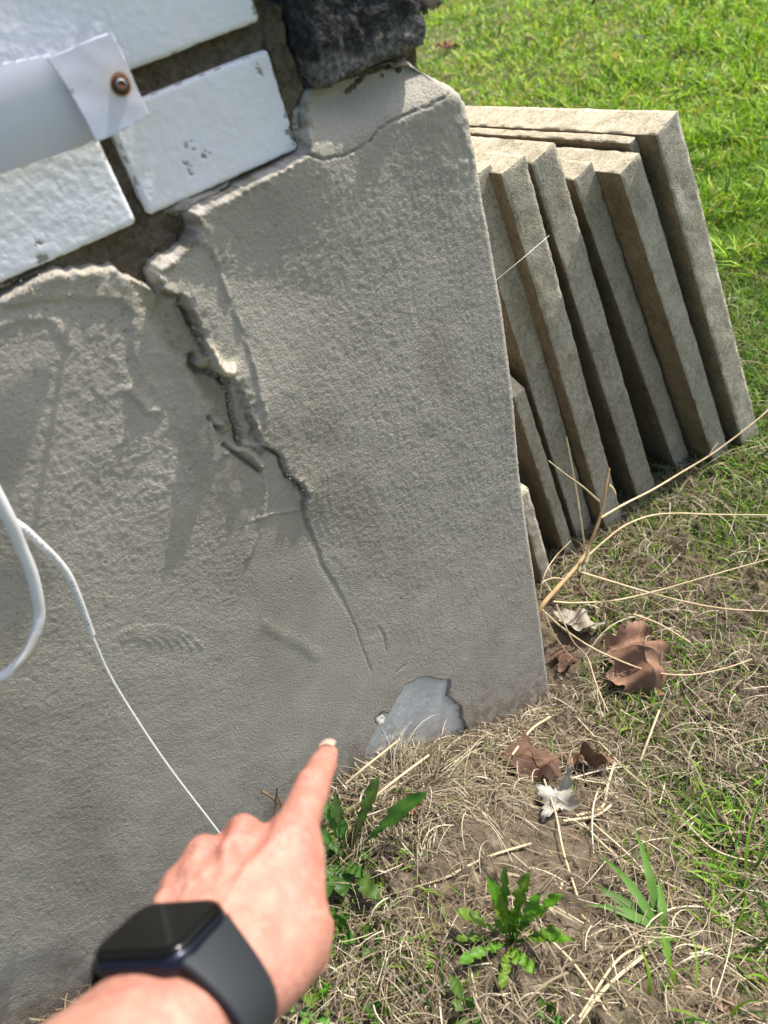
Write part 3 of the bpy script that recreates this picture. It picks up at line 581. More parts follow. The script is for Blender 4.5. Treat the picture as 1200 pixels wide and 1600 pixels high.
# print on the thin cable
TXT = "CMATJO COOAWL - 100-SVTEPT1-20"
s_arc = np.concatenate([[0], np.cumsum(np.linalg.norm(np.diff(Q, axis=0), axis=1))]); qpx, _ = to_px(Q)
s0 = s_arc[np.argmin(np.abs(qpx[:, 0] - 36))]; s1 = s_arc[np.argmin(np.abs(qpx[:, 1] - 972))]
LV, LF = [], []
for i, ch in enumerate(TXT):
    if ch == ' ': continue
    s = s0 + (s1 - s0) * i / (len(TXT) - 1); c = np.array([np.interp(s, s_arc, Q[:, k]) for k in range(3)]); tt = np.array([np.interp(s, s_arc, T[:, k]) for k in range(3)]); tt /= np.linalg.norm(tt)
    v = CAM - c; v -= tt * v.dot(tt); v /= np.linalg.norm(v); up = np.cross(v, tt)
    fc = bpy.data.curves.new("t", 'FONT'); fc.body = ch; fc.size = .0034; fc.align_x = 'CENTER'; fc.align_y = 'CENTER'; fo = bpy.data.objects.new("t", fc); COL.objects.link(fo)
    bpy.context.view_layer.update(); tm = fo.to_mesh(); b0 = len(LV)
    for vv in tm.vertices:
        yy = vv.co.y; ang = yy / .0025
        LV.append(c + tt * vv.co.x * .85 + up * (.00262 * math.sin(ang)) + v * (.00262 * math.cos(ang)))
    LF += [[b0 + k for k in p.vertices] for p in tm.polygons]
    fo.to_mesh_clear(); bpy.data.objects.remove(fo); bpy.data.curves.remove(fc)
me = bpy.data.meshes.new("printed_lettering"); me.from_pydata([tuple(np.array(v) - np.array(TB.location)) for v in LV], [], LF); me.materials.append(M_INK); link("printed_lettering", me, TB)
# cobweb thread on the slabs
V, F, Q, T = tube([PY(775, 438, .13), PY(815, 405, .12), PY(858, 368, .13)], .0003, 5, 5)
me = mesh_np("cobweb_thread", V, F, M_WIRE); link("cobweb_thread", me, None, label="fine pale cobweb thread stretched across the slabs next to the wall", category="cobweb")

# ------------------------------------------------------------------ hand (distance field -> one continuous surface)
def CP(px, py, D): return np.array([(px - 600) / FP * D, (py - 800) / FP * D, D])      # camera frame: right, down, forward
A = np.array([.36, -.36, .86]); A /= np.linalg.norm(A)
NV = np.array([-.16, -.93, -.30]); NV -= A * NV.dot(A); NV /= np.linalg.norm(NV)       # back of the hand
WV = np.cross(A, NV); WV /= np.linalg.norm(WV)                                         # towards the thumb
AF = np.array([.34, -.08, .94]); AF /= np.linalg.norm(AF)                                # forearm frame
NF = np.array([-.25, -.965, .0]); NF -= AF * NF.dot(AF); NF /= np.linalg.norm(NF); WF = np.cross(AF, NF)
WR = CP(284, 1566, .290)
I0, I1, I2, I3 = CP(452, 1322, .348), CP(487, 1232, .382), CP(503, 1197, .403), CP(512, 1178, .420)
M0, R0, K0 = CP(380, 1319, .347), CP(318, 1350, .340), CP(283, 1398, .330)
PAL = -NV
caps = []   # a, b, ra, rb, flatten, k
def cap(a, b, ra, rb, fl=1.0, k=.006, nn=None): caps.append((np.array(a), np.array(b), ra, rb, fl, k, NV if nn is None else nn))
AF2 = np.array([.55, -.12, .83]); AF2 /= np.linalg.norm(AF2)
cap(WR - AF2 * .19, WR - AF * .02, .041, .0285, 1.2, .01, NF); cap(WR - AF * .02, WR + AF * .020, .0285, .0262, 1.32, .012, NF)
cap(WR + A * .01 + WV * .008, I0 + PAL * .003, .0165, .0125, 1.0, .012); cap(WR + A * .01 + WV * .002, M0 + PAL * .002, .0165, .0112, 1.0, .012)
cap(WR + A * .01 - WV * .006, R0 + PAL * .002, .0165, .0105, 1.0, .012); cap(WR + A * .01 - WV * .014, K0 + PAL * .002, .0145, .0100, 1.0, .012)
cap(I0 + PAL * .010, K0 + PAL * .012, .013, .011, 1.0, .012)
cap(I0 - A * .018 + PAL * .012 + WV * .0, M0 - A * .02 + PAL * .014, .013, .013, 1.0, .012)
# index
cap(I0, I1, .0112, .0092, 1.0, .005); cap(I1, I2, .0090, .0076, 1.0, .003); cap(I2, I3, .0074, .0062, 1.08, .003)
cap(I0 + NV * .0012, I0 + NV * .0012 + A * .002, .0108, .0108, 1.0, .006)
# curled fingers
for (m0, r0, ln, sp) in ((M0, .0100, 1.0, 0.0), (R0, .0094, .93, -.0), (K0, .0084, .78, -.0)):
    d1 = A * .42 + PAL * .90; d1 /= np.linalg.norm(d1); p1 = m0 + d1 * .044 * ln; d2 = -A * .86 + PAL * .5; d2 /= np.linalg.norm(d2); p2 = p1 + d2 * .026 * ln; d3 = -A * .8 - PAL * .55; d3 /= np.linalg.norm(d3); p3 = p2 + d3 * .018 * ln
    cap(m0, p1, r0 * 1.08, r0 * .96, 1, .004); cap(p1, p2, r0 * .94, r0 * .84, 1, .002); cap(p2, p3, r0 * .83, r0 * .70, 1, .002)
# thumb side: web, thenar mass, thumb folded across the palm
cap(CP(460, 1390, .337), CP(460, 1455, .323), .0118, .0126, 1, .012); cap(CP(460, 1455, .323), CP(432, 1510, .308), .0130, .0130, 1, .012)
cap(CP(452, 1484, .325), CP(400, 1520, .305), .0142, .0145, 1, .012); cap(CP(385, 1528, .300), WR + WF * .010 + AF * .010, .0145, .017, 1, .012)
cap(CP(488, 1500, .340), CP(499, 1450, .352), .0078, .0071, 1, .0008); cap(CP(499, 1450, .352), CP(478, 1418, .374), .0071, .0066, 1, .0008)
# knuckle bumps and tendons
for m0, r in ((M0, .0066), (R0, .0060), (K0, .0056), (I0, .0064)): cap(m0 + NV * .0070, m0 + NV * .0068 + A * .002, r, r, 1, .005)
for m0, o_ in ((I0, .006), (M0, .001), (R0, -.004), (K0, -.010)): cap(m0 + NV * .0100 - A * .012, WR + A * .045 + WV * o_ + NV * .0165, .0022, .0014, 1, .005)
lo = np.min([np.minimum(a - r, b - s) for a, b, r, s, *_ in caps], 0) - .006; hi = np.max([np.maximum(a + r, b + s) for a, b, r, s, *_ in caps], 0) + .006
ST = .0019
def field(Pts):
    D = np.full(len(Pts), 1.0)
    for a, b, ra, rb, fl, k, nn in caps:
        ab = b - a; t = np.clip((Pts - a) @ ab / (ab @ ab + 1e-12), 0, 1); v = Pts - a - t[:, None] * ab
        if fl != 1.0: v = v + np.outer(v @ nn * (fl - 1), nn)
        d = np.linalg.norm(v, axis=1) - (ra + (rb - ra) * t)
        h = np.clip(.5 + .5 * (D - d) / k, 0, 1); D = D * (1 - h) + d * h - k * h * (1 - h)
    return D
def surface_nets(f, lo, hi, st):
    n = np.ceil((hi - lo) / st).astype(int) + 1
    gx, gy, gz = [lo[i] + np.arange(n[i]) * st for i in range(3)]
    D = np.empty(n)
    yz = np.stack(np.meshgrid(gy, gz, indexing='ij'), -1).reshape(-1, 2)
    for i in range(n[0]):
        D[i] = f(np.column_stack([np.full(len(yz), gx[i]), yz])).reshape(n[1], n[2])
    S = D < 0; c = [slice(0, -1), slice(1, None)]
    cnt = np.zeros(n - 1, int); acc = np.zeros(tuple(n - 1) + (3,)); m = np.zeros(n - 1)
    for ax in range(3):
        o1, o2 = [q for q in range(3) if q != ax]
        for s1 in (0, 1):
            for s2 in (0, 1):
                i0 = [None] * 3; i1 = [None] * 3; i0[ax] = c[0]; i1[ax] = c[1]; i0[o1] = i1[o1] = c[s1]; i0[o2] = i1[o2] = c[s2]
                a = D[tuple(i0)]; b = D[tuple(i1)]; x = (a < 0) != (b < 0); t = np.where(x, a / np.where(x, a - b, 1), 0)
                acc[..., ax] += np.where(x, t, 0); acc[..., o1] += x * s1; acc[..., o2] += x * s2; m += x
    act = m > 0; ids = -np.ones(act.shape, int); ids[act] = np.arange(act.sum()); I = np.argwhere(act)
    V = lo + (I + acc[act] / m[act][:, None]) * st; F = []
    for ax in range(3):
        o1, o2 = (ax + 1) % 3, (ax + 2) % 3
        i0 = [slice(None)] * 3; i1 = [slice(None)] * 3; i0[ax] = slice(0, -1); i1[ax] = slice(1, None)
        a = S[tuple(i0)]; b = S[tuple(i1)]; E = np.argwhere(a != b); E = E[(E[:, o1] > 0) & (E[:, o2] > 0) & (E[:, o1] < n[o1] - 1) & (E[:, o2] < n[o2] - 1)]
        q = []
        for (d1, d2) in ((-1, -1), (0, -1), (0, 0), (-1, 0)):
            e = E.copy(); e[:, o1] += d1; e[:, o2] += d2; q.append(ids[e[:, 0], e[:, 1], e[:, 2]])
        q = np.stack(q, 1); fl = ~a[E[:, 0], E[:, 1], E[:, 2]]; q[fl] = q[fl][:, ::-1]; F.append(q)
    return V, np.vstack(F)
HV, HF = surface_nets(field, lo, hi, ST)
# one level of subdivision, then fine relief
_me = mesh_np("t", HV, HF); _o = bpy.data.objects.new("t", _me); COL.objects.link(_o); _m = _o.modifiers.new("s", 'SUBSURF'); _m.levels = 1
_dg = bpy.context.evaluated_depsgraph_get(); _em = bpy.data.meshes.new_from_object(_o.evaluated_get(_dg)); HV = np.empty(len(_em.vertices) * 3, np.float32); _em.vertices.foreach_get("co", HV); HV = HV.reshape(-1, 3).astype(float)
HN = np.empty(len(_em.vertices) * 3, np.float32); _em.vertices.foreach_get("normal", HN); HN = HN.reshape(-1, 3).astype(float)
HF = np.empty(len(_em.loops), np.int32); _em.loops.foreach_get("vertex_index", HF); HF = HF.reshape(-1, 4); bpy.data.objects.remove(_o); bpy.data.meshes.remove(_me); bpy.data.meshes.remove(_em)
def d3(pts):
    d = np.full(len(HV), 9.)
    for a, b in zip(pts[:-1], pts[1:]):
        ab = b - a; ab2 = ab - NV * ab.dot(NV); v = HV - a; v = v - np.outer(v @ NV, NV); t = np.clip(v @ ab2 / (ab2 @ ab2 + 1e-12), 0, 1); d = np.minimum(d, np.linalg.norm(v - t[:, None] * ab2, axis=1))
    return d
dors = ss(.1, .6, HN @ NV)
for m0, o_ in ((I0, .004), (M0, .0), (R0, -.004), (K0, -.009)):                    # tendons from knuckle to wrist
    HV = HV + HN * (.0009 * dors * np.exp(-(d3([m0 - A * .008, WR + A * .035 + WV * o_]) / .0026) ** 2))[:, None]
for m0, m1 in ((I0, M0), (M0, R0), (R0, K0)):                                      # hollows between the knuckles
    c_ = (m0 + m1) / 2; HV = HV - HN * (.0016 * dors * np.exp(-(d3([c_ + A * .004, c_ - A * .014]) / .0042) ** 2))[:, None]
for pts_ in ([M0 - A * .016 + WV * .004, M0 - A * .034 - WV * .004, M0 - A * .052 - WV * .002, WR + A * .03 - WV * .004], [R0 - A * .014 + WV * .005, M0 - A * .034 - WV * .004], [I0 - A * .02 - WV * .006, I0 - A * .040 - WV * .002, I0 - A * .058 - WV * .006]):
    HV = HV + HN * (.0006 * dors * np.exp(-(d3(pts_) / .0015) ** 2))[:, None]
for m0, r0 in ((I0, .009), (M0, .009), (R0, .008), (K0, .008)):                    # wrinkles over the knuckles
    al = (HV - m0) @ A + .0012 * fbm3(HV, 150, 2, 5); la = np.linalg.norm(HV - m0 - NV * .008, axis=1); HV = HV - HN * (.00022 * (1 + np.sin(al * 2600)) * dors * np.exp(-(la / r0) ** 2))[:, None]
HV = HV + HN * (.00018 * fbm3(HV, 330, 2, 61) + .0003 * fbm3(HV, 90, 2, 63))[:, None]
# skin creases at the index joints
def crease(c, dirn, halfw, wd, dp):
    global HV
    v = HV - c; al = v @ dirn; dd = np.linalg.norm(v - np.outer(al, dirn), axis=1); m = np.exp(-(al / wd) ** 2) * (dd < halfw); g = HV - c
    g = g - np.outer(g @ dirn, dirn); g /= np.linalg.norm(g, axis=1, keepdims=True) + 1e-9; HV = HV - g * (m * dp)[:, None]
id1 = (I1 - I0) / np.linalg.norm(I1 - I0); id2 = (I2 - I1) / np.linalg.norm(I2 - I1)
for k_ in (-.0030, -.001, .0010, .0034): crease(I1 + id1 * k_, id1, .016, .0006, .00060)
for k_ in (-.0014, .0012): crease(I2 + id2 * k_, id2, .013, .0006, .00045)
HW = HV @ RM.T + CAM
qx = np.ones((len(HV), 3)) * (1 + .05 * fbm3(HV, 40, 3, 4))[:, None]
for c, r, am in ((I0, .016, .8), (M0, .015, .9), (R0, .014, .6), (K0, .013, .5), (I1, .010, .8), (I2, .008, .5), (CP(510, 1465, .335), .014, .5)):
    m = np.exp(-(np.linalg.norm(HV - c - NV * .006, axis=1) / r) ** 2) * am * (.6 + fbm3(HV, 150, 3, 8)); qx *= 1 - np.clip(m, 0, 1)[:, None] * np.array([.0, .16, .16])
m = np.exp(-(np.linalg.norm(HV - (CP(460, 1295, .338)), axis=1) / .011) ** 2) * ss(.02, .2, fbm3(HV, 260, 3, 9)); qx = qx * (1 - .45 * m[:, None]) + .45 * m[:, None] * np.array([1.15, 1.4, 1.55])
PR = thing("person", "outstretched bare hand and forearm pointing its index finger down at the broken patch", "person", P(380, 1420, .33))
child("skin", HW, HF, M_SKIN, PR, True, qx)
def Cw(c): return CAM + RM @ np.asarray(c)
# nail on the fingertip
fd = (I3 - I2) / np.linalg.norm(I3 - I2); fn = NV - fd * NV.dot(fd); fn /= np.linalg.norm(fn); fw = np.cross(fd, fn); nv_ = []
for u in np.linspace(-1, 1, 11):
    for v in np.linspace(-1, 1, 11):
        ang = u * .80 * math.sqrt(max(0, 1 - .35 * max(0, -v) ** 2)); L_ = .0046 * v
        nv_.append(Cw(I3 + fd * (.0020 + L_ - .0008 * u * u) + (fn * math.cos(ang) + fw * math.sin(ang)) * (.00660 - .0005 * max(0, v) ** 2)))
nc_ = np.ones((11, 11, 3)); nc_[:, 9:] = [1.12, 1.45, 1.55]; o = child("fingernail", np.array(nv_), grid_faces(11, 11), M_NAIL, PR, True, nc_.reshape(-1, 3)); s = o.modifiers.new("t", 'SOLIDIFY'); s.thickness = .0005; s.offset = 0

# ------------------------------------------------------------------ wristwatch
WT = thing("wristwatch", "black smartwatch with a dark grey rubber strap worn on the pointing hand's wrist", "wristwatch", Cw(WR + NV * .025))
BN = NF
def wl(V, c):  # local (w, a, n) -> world
    return (np.asarray(V)[:, [0]] * WF + np.asarray(V)[:, [1]] * AF + np.asarray(V)[:, [2]] * BN + c) @ RM.T + CAM
WC = WR + BN * .0262 - AF * .002
def superbox(w_, h_, t_, rc, re, nseg=10):
    "rounded-corner slab with rolled edges: rings from bottom to top"
    rings = []; 
    for (inset, zz) in [(.9, -t_ / 2)] + [(re * (1 - math.cos(a)) / 1, -t_ / 2 + re * (1 - math.sin(a))) for a in np.linspace(0, math.pi / 2, 6)][::-1] + [(re * (1 - math.cos(a)), t_ / 2 - re * (1 - math.sin(a))) for a in np.linspace(0, math.pi / 2, 8)]:
        if inset > .5: continue
        ring = []
        for q, (sx, sy) in enumerate(((1, 1), (-1, 1), (-1, -1), (1, -1))):
            for a in np.linspace(0, math.pi / 2, nseg):
                aa = a + q * math.pi / 2; r = rc - inset
                ring.append((sx * (w_ / 2 - rc) + r * math.cos(aa), sy * (h_ / 2 - rc) + r * math.sin(aa), zz))
        rings.append(ring)
    V = np.array(rings); nr, ns, _ = V.shape; F = [list(f) for f in grid_faces(nr, ns, 0, True)]; F.append(list(range(ns))[::-1]); F.append([(nr - 1) * ns + k for k in range(ns)])
    return V.reshape(-1, 3), F
def wpoly(name, V, F, m, c=WC):
    Vw = wl(V, c) - np.array(WT.location); me = bpy.data.meshes.new(name); me.from_pydata([tuple(v) for v in Vw], [], [[int(x) for x in f] for f in F]); me.update()
    me.polygons.foreach_set("use_smooth", [len(p.vertices) < 5 for p in me.polygons]); me.materials.append(m); return link(name, me, WT)
V, F = superbox(.0445, .038, .0088, .0105, .0038); wpoly("case", V, F, M_WCASE)
V, F = superbox(.0425, .036, .0050, .0095, .0030); _sg = wpoly("screen_glass", V + np.array([0, 0, .0036]), F, M_WGLASS); _case = bpy.data.objects["case"]; _sg.parent = _case
V, F = superbox(.026, .026, .004, .012, .0018); wpoly("sensor_back", V + np.array([0, 0, -.0062]), F, M_WGLASS)
cy = [(x_, y_, z_) for y_, r in ((.0185, .0032), (.0205, .0034), (.0212, .0028)) for x_, z_ in [(.009 + r * math.cos(a), r * math.sin(a)) for a in np.linspace(0, 2 * math.pi, 16, endpoint=False)]]
F = [list(f) for f in grid_faces(3, 16, 0, True)] + [list(range(32, 48))]; wpoly("crown", np.array(cy), F, M_WCASE).parent = _case
V, F, N = rounded_box((.011, .0016, .0026), .0007, .003); wpoly("side_button", V + np.array([-.009, .0190, 0]), F, M_WCASE).parent = _case
# strap: band swept round the wrist, from one side of the case to the other
ea, eb = .0302, .0240
ang = np.linspace(rad(46), rad(360 - 46), 60); SV = []
for t_ in ang:
    cx_, cz_ = ea * math.sin(t_), eb * math.cos(t_); nx_, nz_ = math.sin(t_) / ea, math.cos(t_) / eb; l_ = math.hypot(nx_, nz_); nx_ /= l_; nz_ /= l_
    blend = max(0, 1 - min(t_ - rad(46), rad(314) - t_) / rad(46)); blend = blend * blend * (3 - 2 * blend)
    hw = .0118 + .0040 * blend; th_ = .0013
    for (av, rr) in ((-hw, -th_), (-hw + .0006, th_ * .5), (-hw + .002, th_), (0, th_ * 1.25), (hw - .002, th_), (hw - .0006, th_ * .5), (hw, -th_)):
        q0 = WR - AF * .002 + WF * cx_ + AF * av + BN * cz_; dn = WF * nx_ + BN * nz_
        ks = np.linspace(-.006, .016, 56); fv = field(q0[None, :] + ks[:, None] * dn[None, :]); k0 = ks[np.argmax(fv > .0010)]
        SV.append((cx_, av, cz_, nx_, nz_, k0, rr, blend))
SV = np.array(SV).reshape(60, 7, 8); kk = SV[:, :, 5].max(1); kk = np.convolve(np.pad(kk, 4, mode='edge'), np.ones(9) / 9, 'valid')
bl = SV[..., 7]; sg = np.sign(SV[..., 0]); ex_ = SV[..., 0] + SV[..., 3] * kk[:, None]; ez_ = SV[..., 2] + SV[..., 4] * kk[:, None]
ex_ = ex_ * (1 - bl) + sg * .0205 * bl; ez_ = ez_ * (1 - bl) + .0262 * bl
SV = np.stack([ex_ + SV[..., 3] * SV[..., 6], SV[..., 1], ez_ + SV[..., 4] * SV[..., 6]], -1).reshape(-1, 3)
F = grid_faces(60, 7, 0, True); wpoly("strap", SV, F, M_STRAP, WR - AF * .002)

# ------------------------------------------------------------------ ribbons: straw and grass
def ribbons(N, x, y, L, W, phi, lift, curve, arch, K=6, pitch=None, col=None, droop=1.2, zoff=0.0):
    "pitch None: lying on the ground; otherwise growing up at that pitch"
    t = np.linspace(0, 1, K)[None, :]; hd = phi[:, None] + curve[:, None] * (t - .5)
    dl = (L / (K - 1))[:, None]
    if pitch is None:
        dx = np.cos(hd) * dl; dy = np.sin(hd) * dl; Xp = x[:, None] + np.cumsum(dx, 1) - dx[:, :1]; Yp = y[:, None] + np.cumsum(dy, 1) - dy[:, :1]
        Zp = gh(Xp, Yp) + lift[:, None] + arch[:, None] * np.sin(t * math.pi) + zoff
    else:
        pt = np.clip(pitch[:, None] - droop * arch[:, None] * t ** 1.3, -1.0, 1.57); dx = np.cos(hd) * np.cos(pt) * dl; dy = np.sin(hd) * np.cos(pt) * dl; dz = np.sin(pt) * dl
        Xp = x[:, None] + np.cumsum(dx, 1) - dx[:, :1]; Yp = y[:, None] + np.cumsum(dy, 1) - dy[:, :1]; Zp = (gh(x, y) + lift)[:, None] + np.cumsum(dz, 1) - dz[:, :1]
    tw = rng.uniform(-.9, .9, N)[:, None]
    sx = -np.sin(hd) * np.cos(tw); sy = np.cos(hd) * np.cos(tw); sz = np.sin(tw) * np.ones_like(hd)
    wp = (W[:, None] / 2) * np.clip(1.0 - t ** 2.2, .06, 1) * (.65 + .35 * np.minimum(1, t * 4))
    if pitch is None: wp = (W[:, None] / 2) * np.clip(1 - .5 * t, .2, 1) * np.ones_like(t)
    a = np.stack([Xp - sx * wp, Yp - sy * wp, Zp - sz * wp], -1); b = np.stack([Xp + sx * wp, Yp + sy * wp, Zp + sz * wp], -1)
    V = np.stack([a, b], 2).reshape(-1, 3)
    base = (np.arange(N) * K * 2)[:, None] + (np.arange(K - 1) * 2)[None, :]; F = np.stack([base, base + 1, base + 3, base + 2], -1).reshape(-1, 4)
    C = np.repeat(col, K * 2, 0)
    return V, F, C
def stuff(name, parts, m, label, cat):
    V = []; F = []; C = []; o = 0
    for v, f, c in parts: V.append(v); F.append(f + o); C.append(c); o += len(v)
    return link(name, mesh_np(name, np.vstack(V), np.vstack(F), m, True, np.vstack(C)), None, kind="stuff", label=label, category=cat)
def straw_col(N):
    a = np.array([.34, .28, .185]); b = np.array([.13, .098, .064]); c = np.array([.55, .49, .36]); t = rng.random((N, 1)); k = rng.random((N, 1))
    r = a * (1 - t) + b * t; return np.where(k > .80, c * (.85 + .3 * t), r)
def green_col(N, dark=0.0):
    a = np.array([.12, .27, .014]); b = np.array([.24, .41, .028]); c = np.array([.045, .125, .012]); t = rng.random((N, 1)); k = rng.random((N, 1))
    r = a * (1 - t) + b * t; r = np.where(k < .30 + dark, c * (.8 + .6 * t), r); y = rng.random((N, 1)) > .90; return np.where(y, np.array([.38, .36, .12]), r)
BARE = [(G(880, 1350), .070), (G(760, 1330), .045), (G(900, 1400), .05), (G(700, 1400), .035)]
def bareness(x, y):
    b = np.zeros_like(x)
    for c, r in BARE: b = np.maximum(b, np.exp(-((x - c[0]) ** 2 + (y - c[1]) ** 2) / r ** 2))
    return b
LEAVES = [(1000, 1055, .050), (838, 1205, .032), (925, 1205, .026), (875, 1265, .032), (905, 985, .036), (885, 1040, .026), (655, 1283, .012)]
LG = [(G(a, b), c) for a, b, c in LEAVES]
def on_leaf(x, y):
    b = np.zeros(x.shape, bool)
    for c, r in LG: b |= np.hypot(x - c[0], y - c[1]) < r * .9
    return b & (rng.random(len(x)) > .12)
def view_xy(n, py0=-60, py1=1680, px1=1300):
    "points on the ground spread evenly over the photographed piece of ground"
    q = np.stack([rng.uniform(300, px1, n), rng.uniform(py0, py1, n)], 1)
    r = np.stack([q[:, 0] - PC[0], q[:, 1] - PC[1], np.full(n, FP)], 1) @ RM.T; t = -CAM[2] / r[:, 2]; p = CAM + r * t[:, None]; p = p[(t > 0)]
    z = gh(p[:, 0], p[:, 1]); r = r[t > 0]; t2 = (z - CAM[2]) / r[:, 2]; p = CAM + r * t2[:, None]; return p[:, 0], p[:, 1]
def free(x, y):
    return ~((x < .02) & (y > -.004)) & ~((x > .0) & (x < .12) & (y > .0) & (y < .6)) & ~on_leaf(x, y)
def uni(n, x0, x1, y0, y1): return rng.uniform(x0, x1, n), rng.uniform(y0, y1, n)
parts = []
# fine lying straw, everywhere near
x, y = uni(125000, -.72, 1.15, -.55, .75); green_zone = ss(-.15, .25, fbm(x, y, 5, 3, 205) + .55 * ss(.25, .8, x) + .35 * ss(.1, .6, y) - .22)
clump = ss(-.25, .30, fbm(x, y, 16, 3, 207)); k = free(x, y) & (rng.random(len(x)) > .92 * bareness(x, y)) & (rng.random(len(x)) < (.30 + .75 * clump) * (1 - .45 * green_zone) * (1 - .80 * ss(.25, .8, x + .3 * y))); x, y = x[k], y[k]; N = len(x)
parts.append(ribbons(N, x, y, rng.uniform(.012, .050, N), rng.uniform(.0005, .0015, N), rng.uniform(0, 6.28, N), rng.uniform(.003, .015, N) + .016 * rng.random(N) ** 4, rng.normal(0, .65, N), rng.uniform(-.002, .012, N), 6, None, straw_col(N)))
x, y = uni(60000, -.72, 1.15, -.55, .75); k = free(x, y) & (rng.random(len(x)) > .35 * bareness(x, y)); x, y = x[k], y[k]; N = len(x)
parts.append(ribbons(N, x, y, rng.uniform(.003, .011, N), rng.uniform(.001, .0035, N), rng.uniform(0, 6.28, N), rng.uniform(.001, .011, N), rng.normal(0, .8, N), rng.uniform(0, .002, N), 3, None, straw_col(N) * np.array([.75, .68, .6])))
# longer bent straws
x, y = uni(2600, -.75, 1.2, -.65, .7); k = free(x, y) & (rng.random(len(x)) > .8 * bareness(x, y)); x, y = x[k], y[k]; N = len(x)
parts.append(ribbons(N, x, y, rng.uniform(.05, .13, N), rng.uniform(.0010, .0022, N), rng.uniform(0, 6.28, N), rng.uniform(.006, .016, N), rng.normal(0, .7, N), rng.uniform(0, .018, N), 9, None, straw_col(N) * 1.1))
# standing dead tufts, thick along the foot of the wall
def tuft(px, py, n, L0, L1, spread, up=(.3, 1.3), c=straw_col, ww=(.0009, .0018)):
    g = G(px, py); a = rng.uniform(0, 6.28, n); r = np.sqrt(rng.random(n)) * spread; x = g[0] + np.cos(a) * r; y = np.minimum(g[1] + np.sin(a) * r, -.003 if g[0] < .02 else 9)
    return ribbons(n, x, y, rng.uniform(L0, L1, n), rng.uniform(*ww, n), a + rng.normal(0, .8, n), np.full(n, .001), rng.normal(0, 1.0, n), rng.uniform(.5, 1.6, n), 8, rng.uniform(*up, n), c(n))
for (px, py, n, l0, l1, s) in ((640, 1235, 300, .04, .10, .034), (600, 1255, 240, .04, .09, .030), (690, 1235, 160, .02, .05, .03), (740, 1195, 120, .015, .035, .025), (560, 1300, 130, .03, .06, .025), (800, 1150, 110, .015, .035, .022), (850, 1120, 150, .02, .045, .02), (890, 1110, 160, .025, .05, .024),
                              (900, 1150, 120, .02, .045, .03), (1010, 850, 160, .03, .07, .035), (1060, 780, 130, .03, .06, .03), (960, 900, 130, .03, .06, .03), (960, 1200, 90, .02, .04, .03), (1090, 1130, 90, .02, .045, .04), (520, 1330, 90, .03, .05, .02)):
    parts.append(tuft(px, py, n, l0, l1, s))
# long stalks lying in front
def stalk(pts, wd, c):
    P3 = []
    for (px, py, h) in pts:
        g = G(px, py); v = CAM - g; P3.append(g + v / v[2] * h)
    V, F, Q, T = tube(P3, wd, 6, 6, cap=False); return V, F, np.broadcast_to(np.array(c), (len(V), 3)).copy()
ST_ = [([(690, 1375, .01), (760, 1340, .014), (830, 1318, .016)], .0013), ([(850, 1218, .03), (868, 1270, .026), (880, 1330, .02), (902, 1400, .012)], .0012), ([(905, 1280, .012), (960, 1335, .016), (1030, 1375, .015), (1110, 1410, .01)], .0012),
       ([(925, 1285, .02), (1000, 1355, .02), (1060, 1450, .01)], .0012), ([(902, 1600, .01), (950, 1540, .014), (1010, 1490, .016)], .0017), ([(905, 1590, .014), (965, 1500, .018), (1020, 1470, .02)], .0012), ([(900, 1120, .02), (975, 1200, .02), (1010, 1230, .02)], .0012),
       ([(960, 1192, .025), (950, 1225, .02), (940, 1262, .012), (900, 1275, .012)], .0017), ([(880, 1283, .014), (930, 1275, .02), (955, 1258, .02)], .0016), ([(540, 1225, .05), (575, 1195, .06), (625, 1155, .055)], .0012), ([(800, 1180, .03), (830, 1140, .035), (860, 1120, .03)], .0015),
       ([(560, 1268, .035), (610, 1225, .05), (670, 1180, .045)], .0014), ([(870, 1410, .01), (878, 1380, .012)], .0016), ([(1000, 600 + 590, .02), (1015, 1150, .03), (1030, 1110, .03)], .0014), ([(775, 1530, .01), (800, 1590, .01)], .0012), ([(700, 1440, .01), (730, 1500, .014), (745, 1560, .01)], .0011),
       ([(1075, 1290, .02), (1120, 1330, .02), (1190, 1350, .015)], .0012), ([(840, 1450, .014), (900, 1510, .014), (960, 1600, .01)], .0013)]
for pts, wd in ST_: parts.append(stalk(pts, wd, [.58, .49, .32]))
stuff("dry_grass", parts, M_STRAW, "bleached dead grass and straw matted over the soil by the wall", "dry grass")
# green blades
gp = []
x, y = uni(210000, -.75, 1.7, -.65, 1.2); d = ss(-.15, .35, .8 * fbm(x, y, 9, 3, 305) + 1.0 * ss(-.15, .40, x + .35 * y) - .14) * (1 - bareness(x, y)); k = free(x, y) & (rng.random(len(x)) < d * .9); x, y = x[k], y[k]; N = len(x)
gp.append(ribbons(N, x, y, rng.uniform(.015, .050, N) * (.7 + .5 * ss(.3, 1, x)), rng.uniform(.0012, .0030, N), rng.uniform(0, 6.28, N), np.full(N, .003), rng.normal(0, .8, N), rng.uniform(.2, 1.2, N), 5, rng.uniform(.35, 1.5, N), green_col(N)))
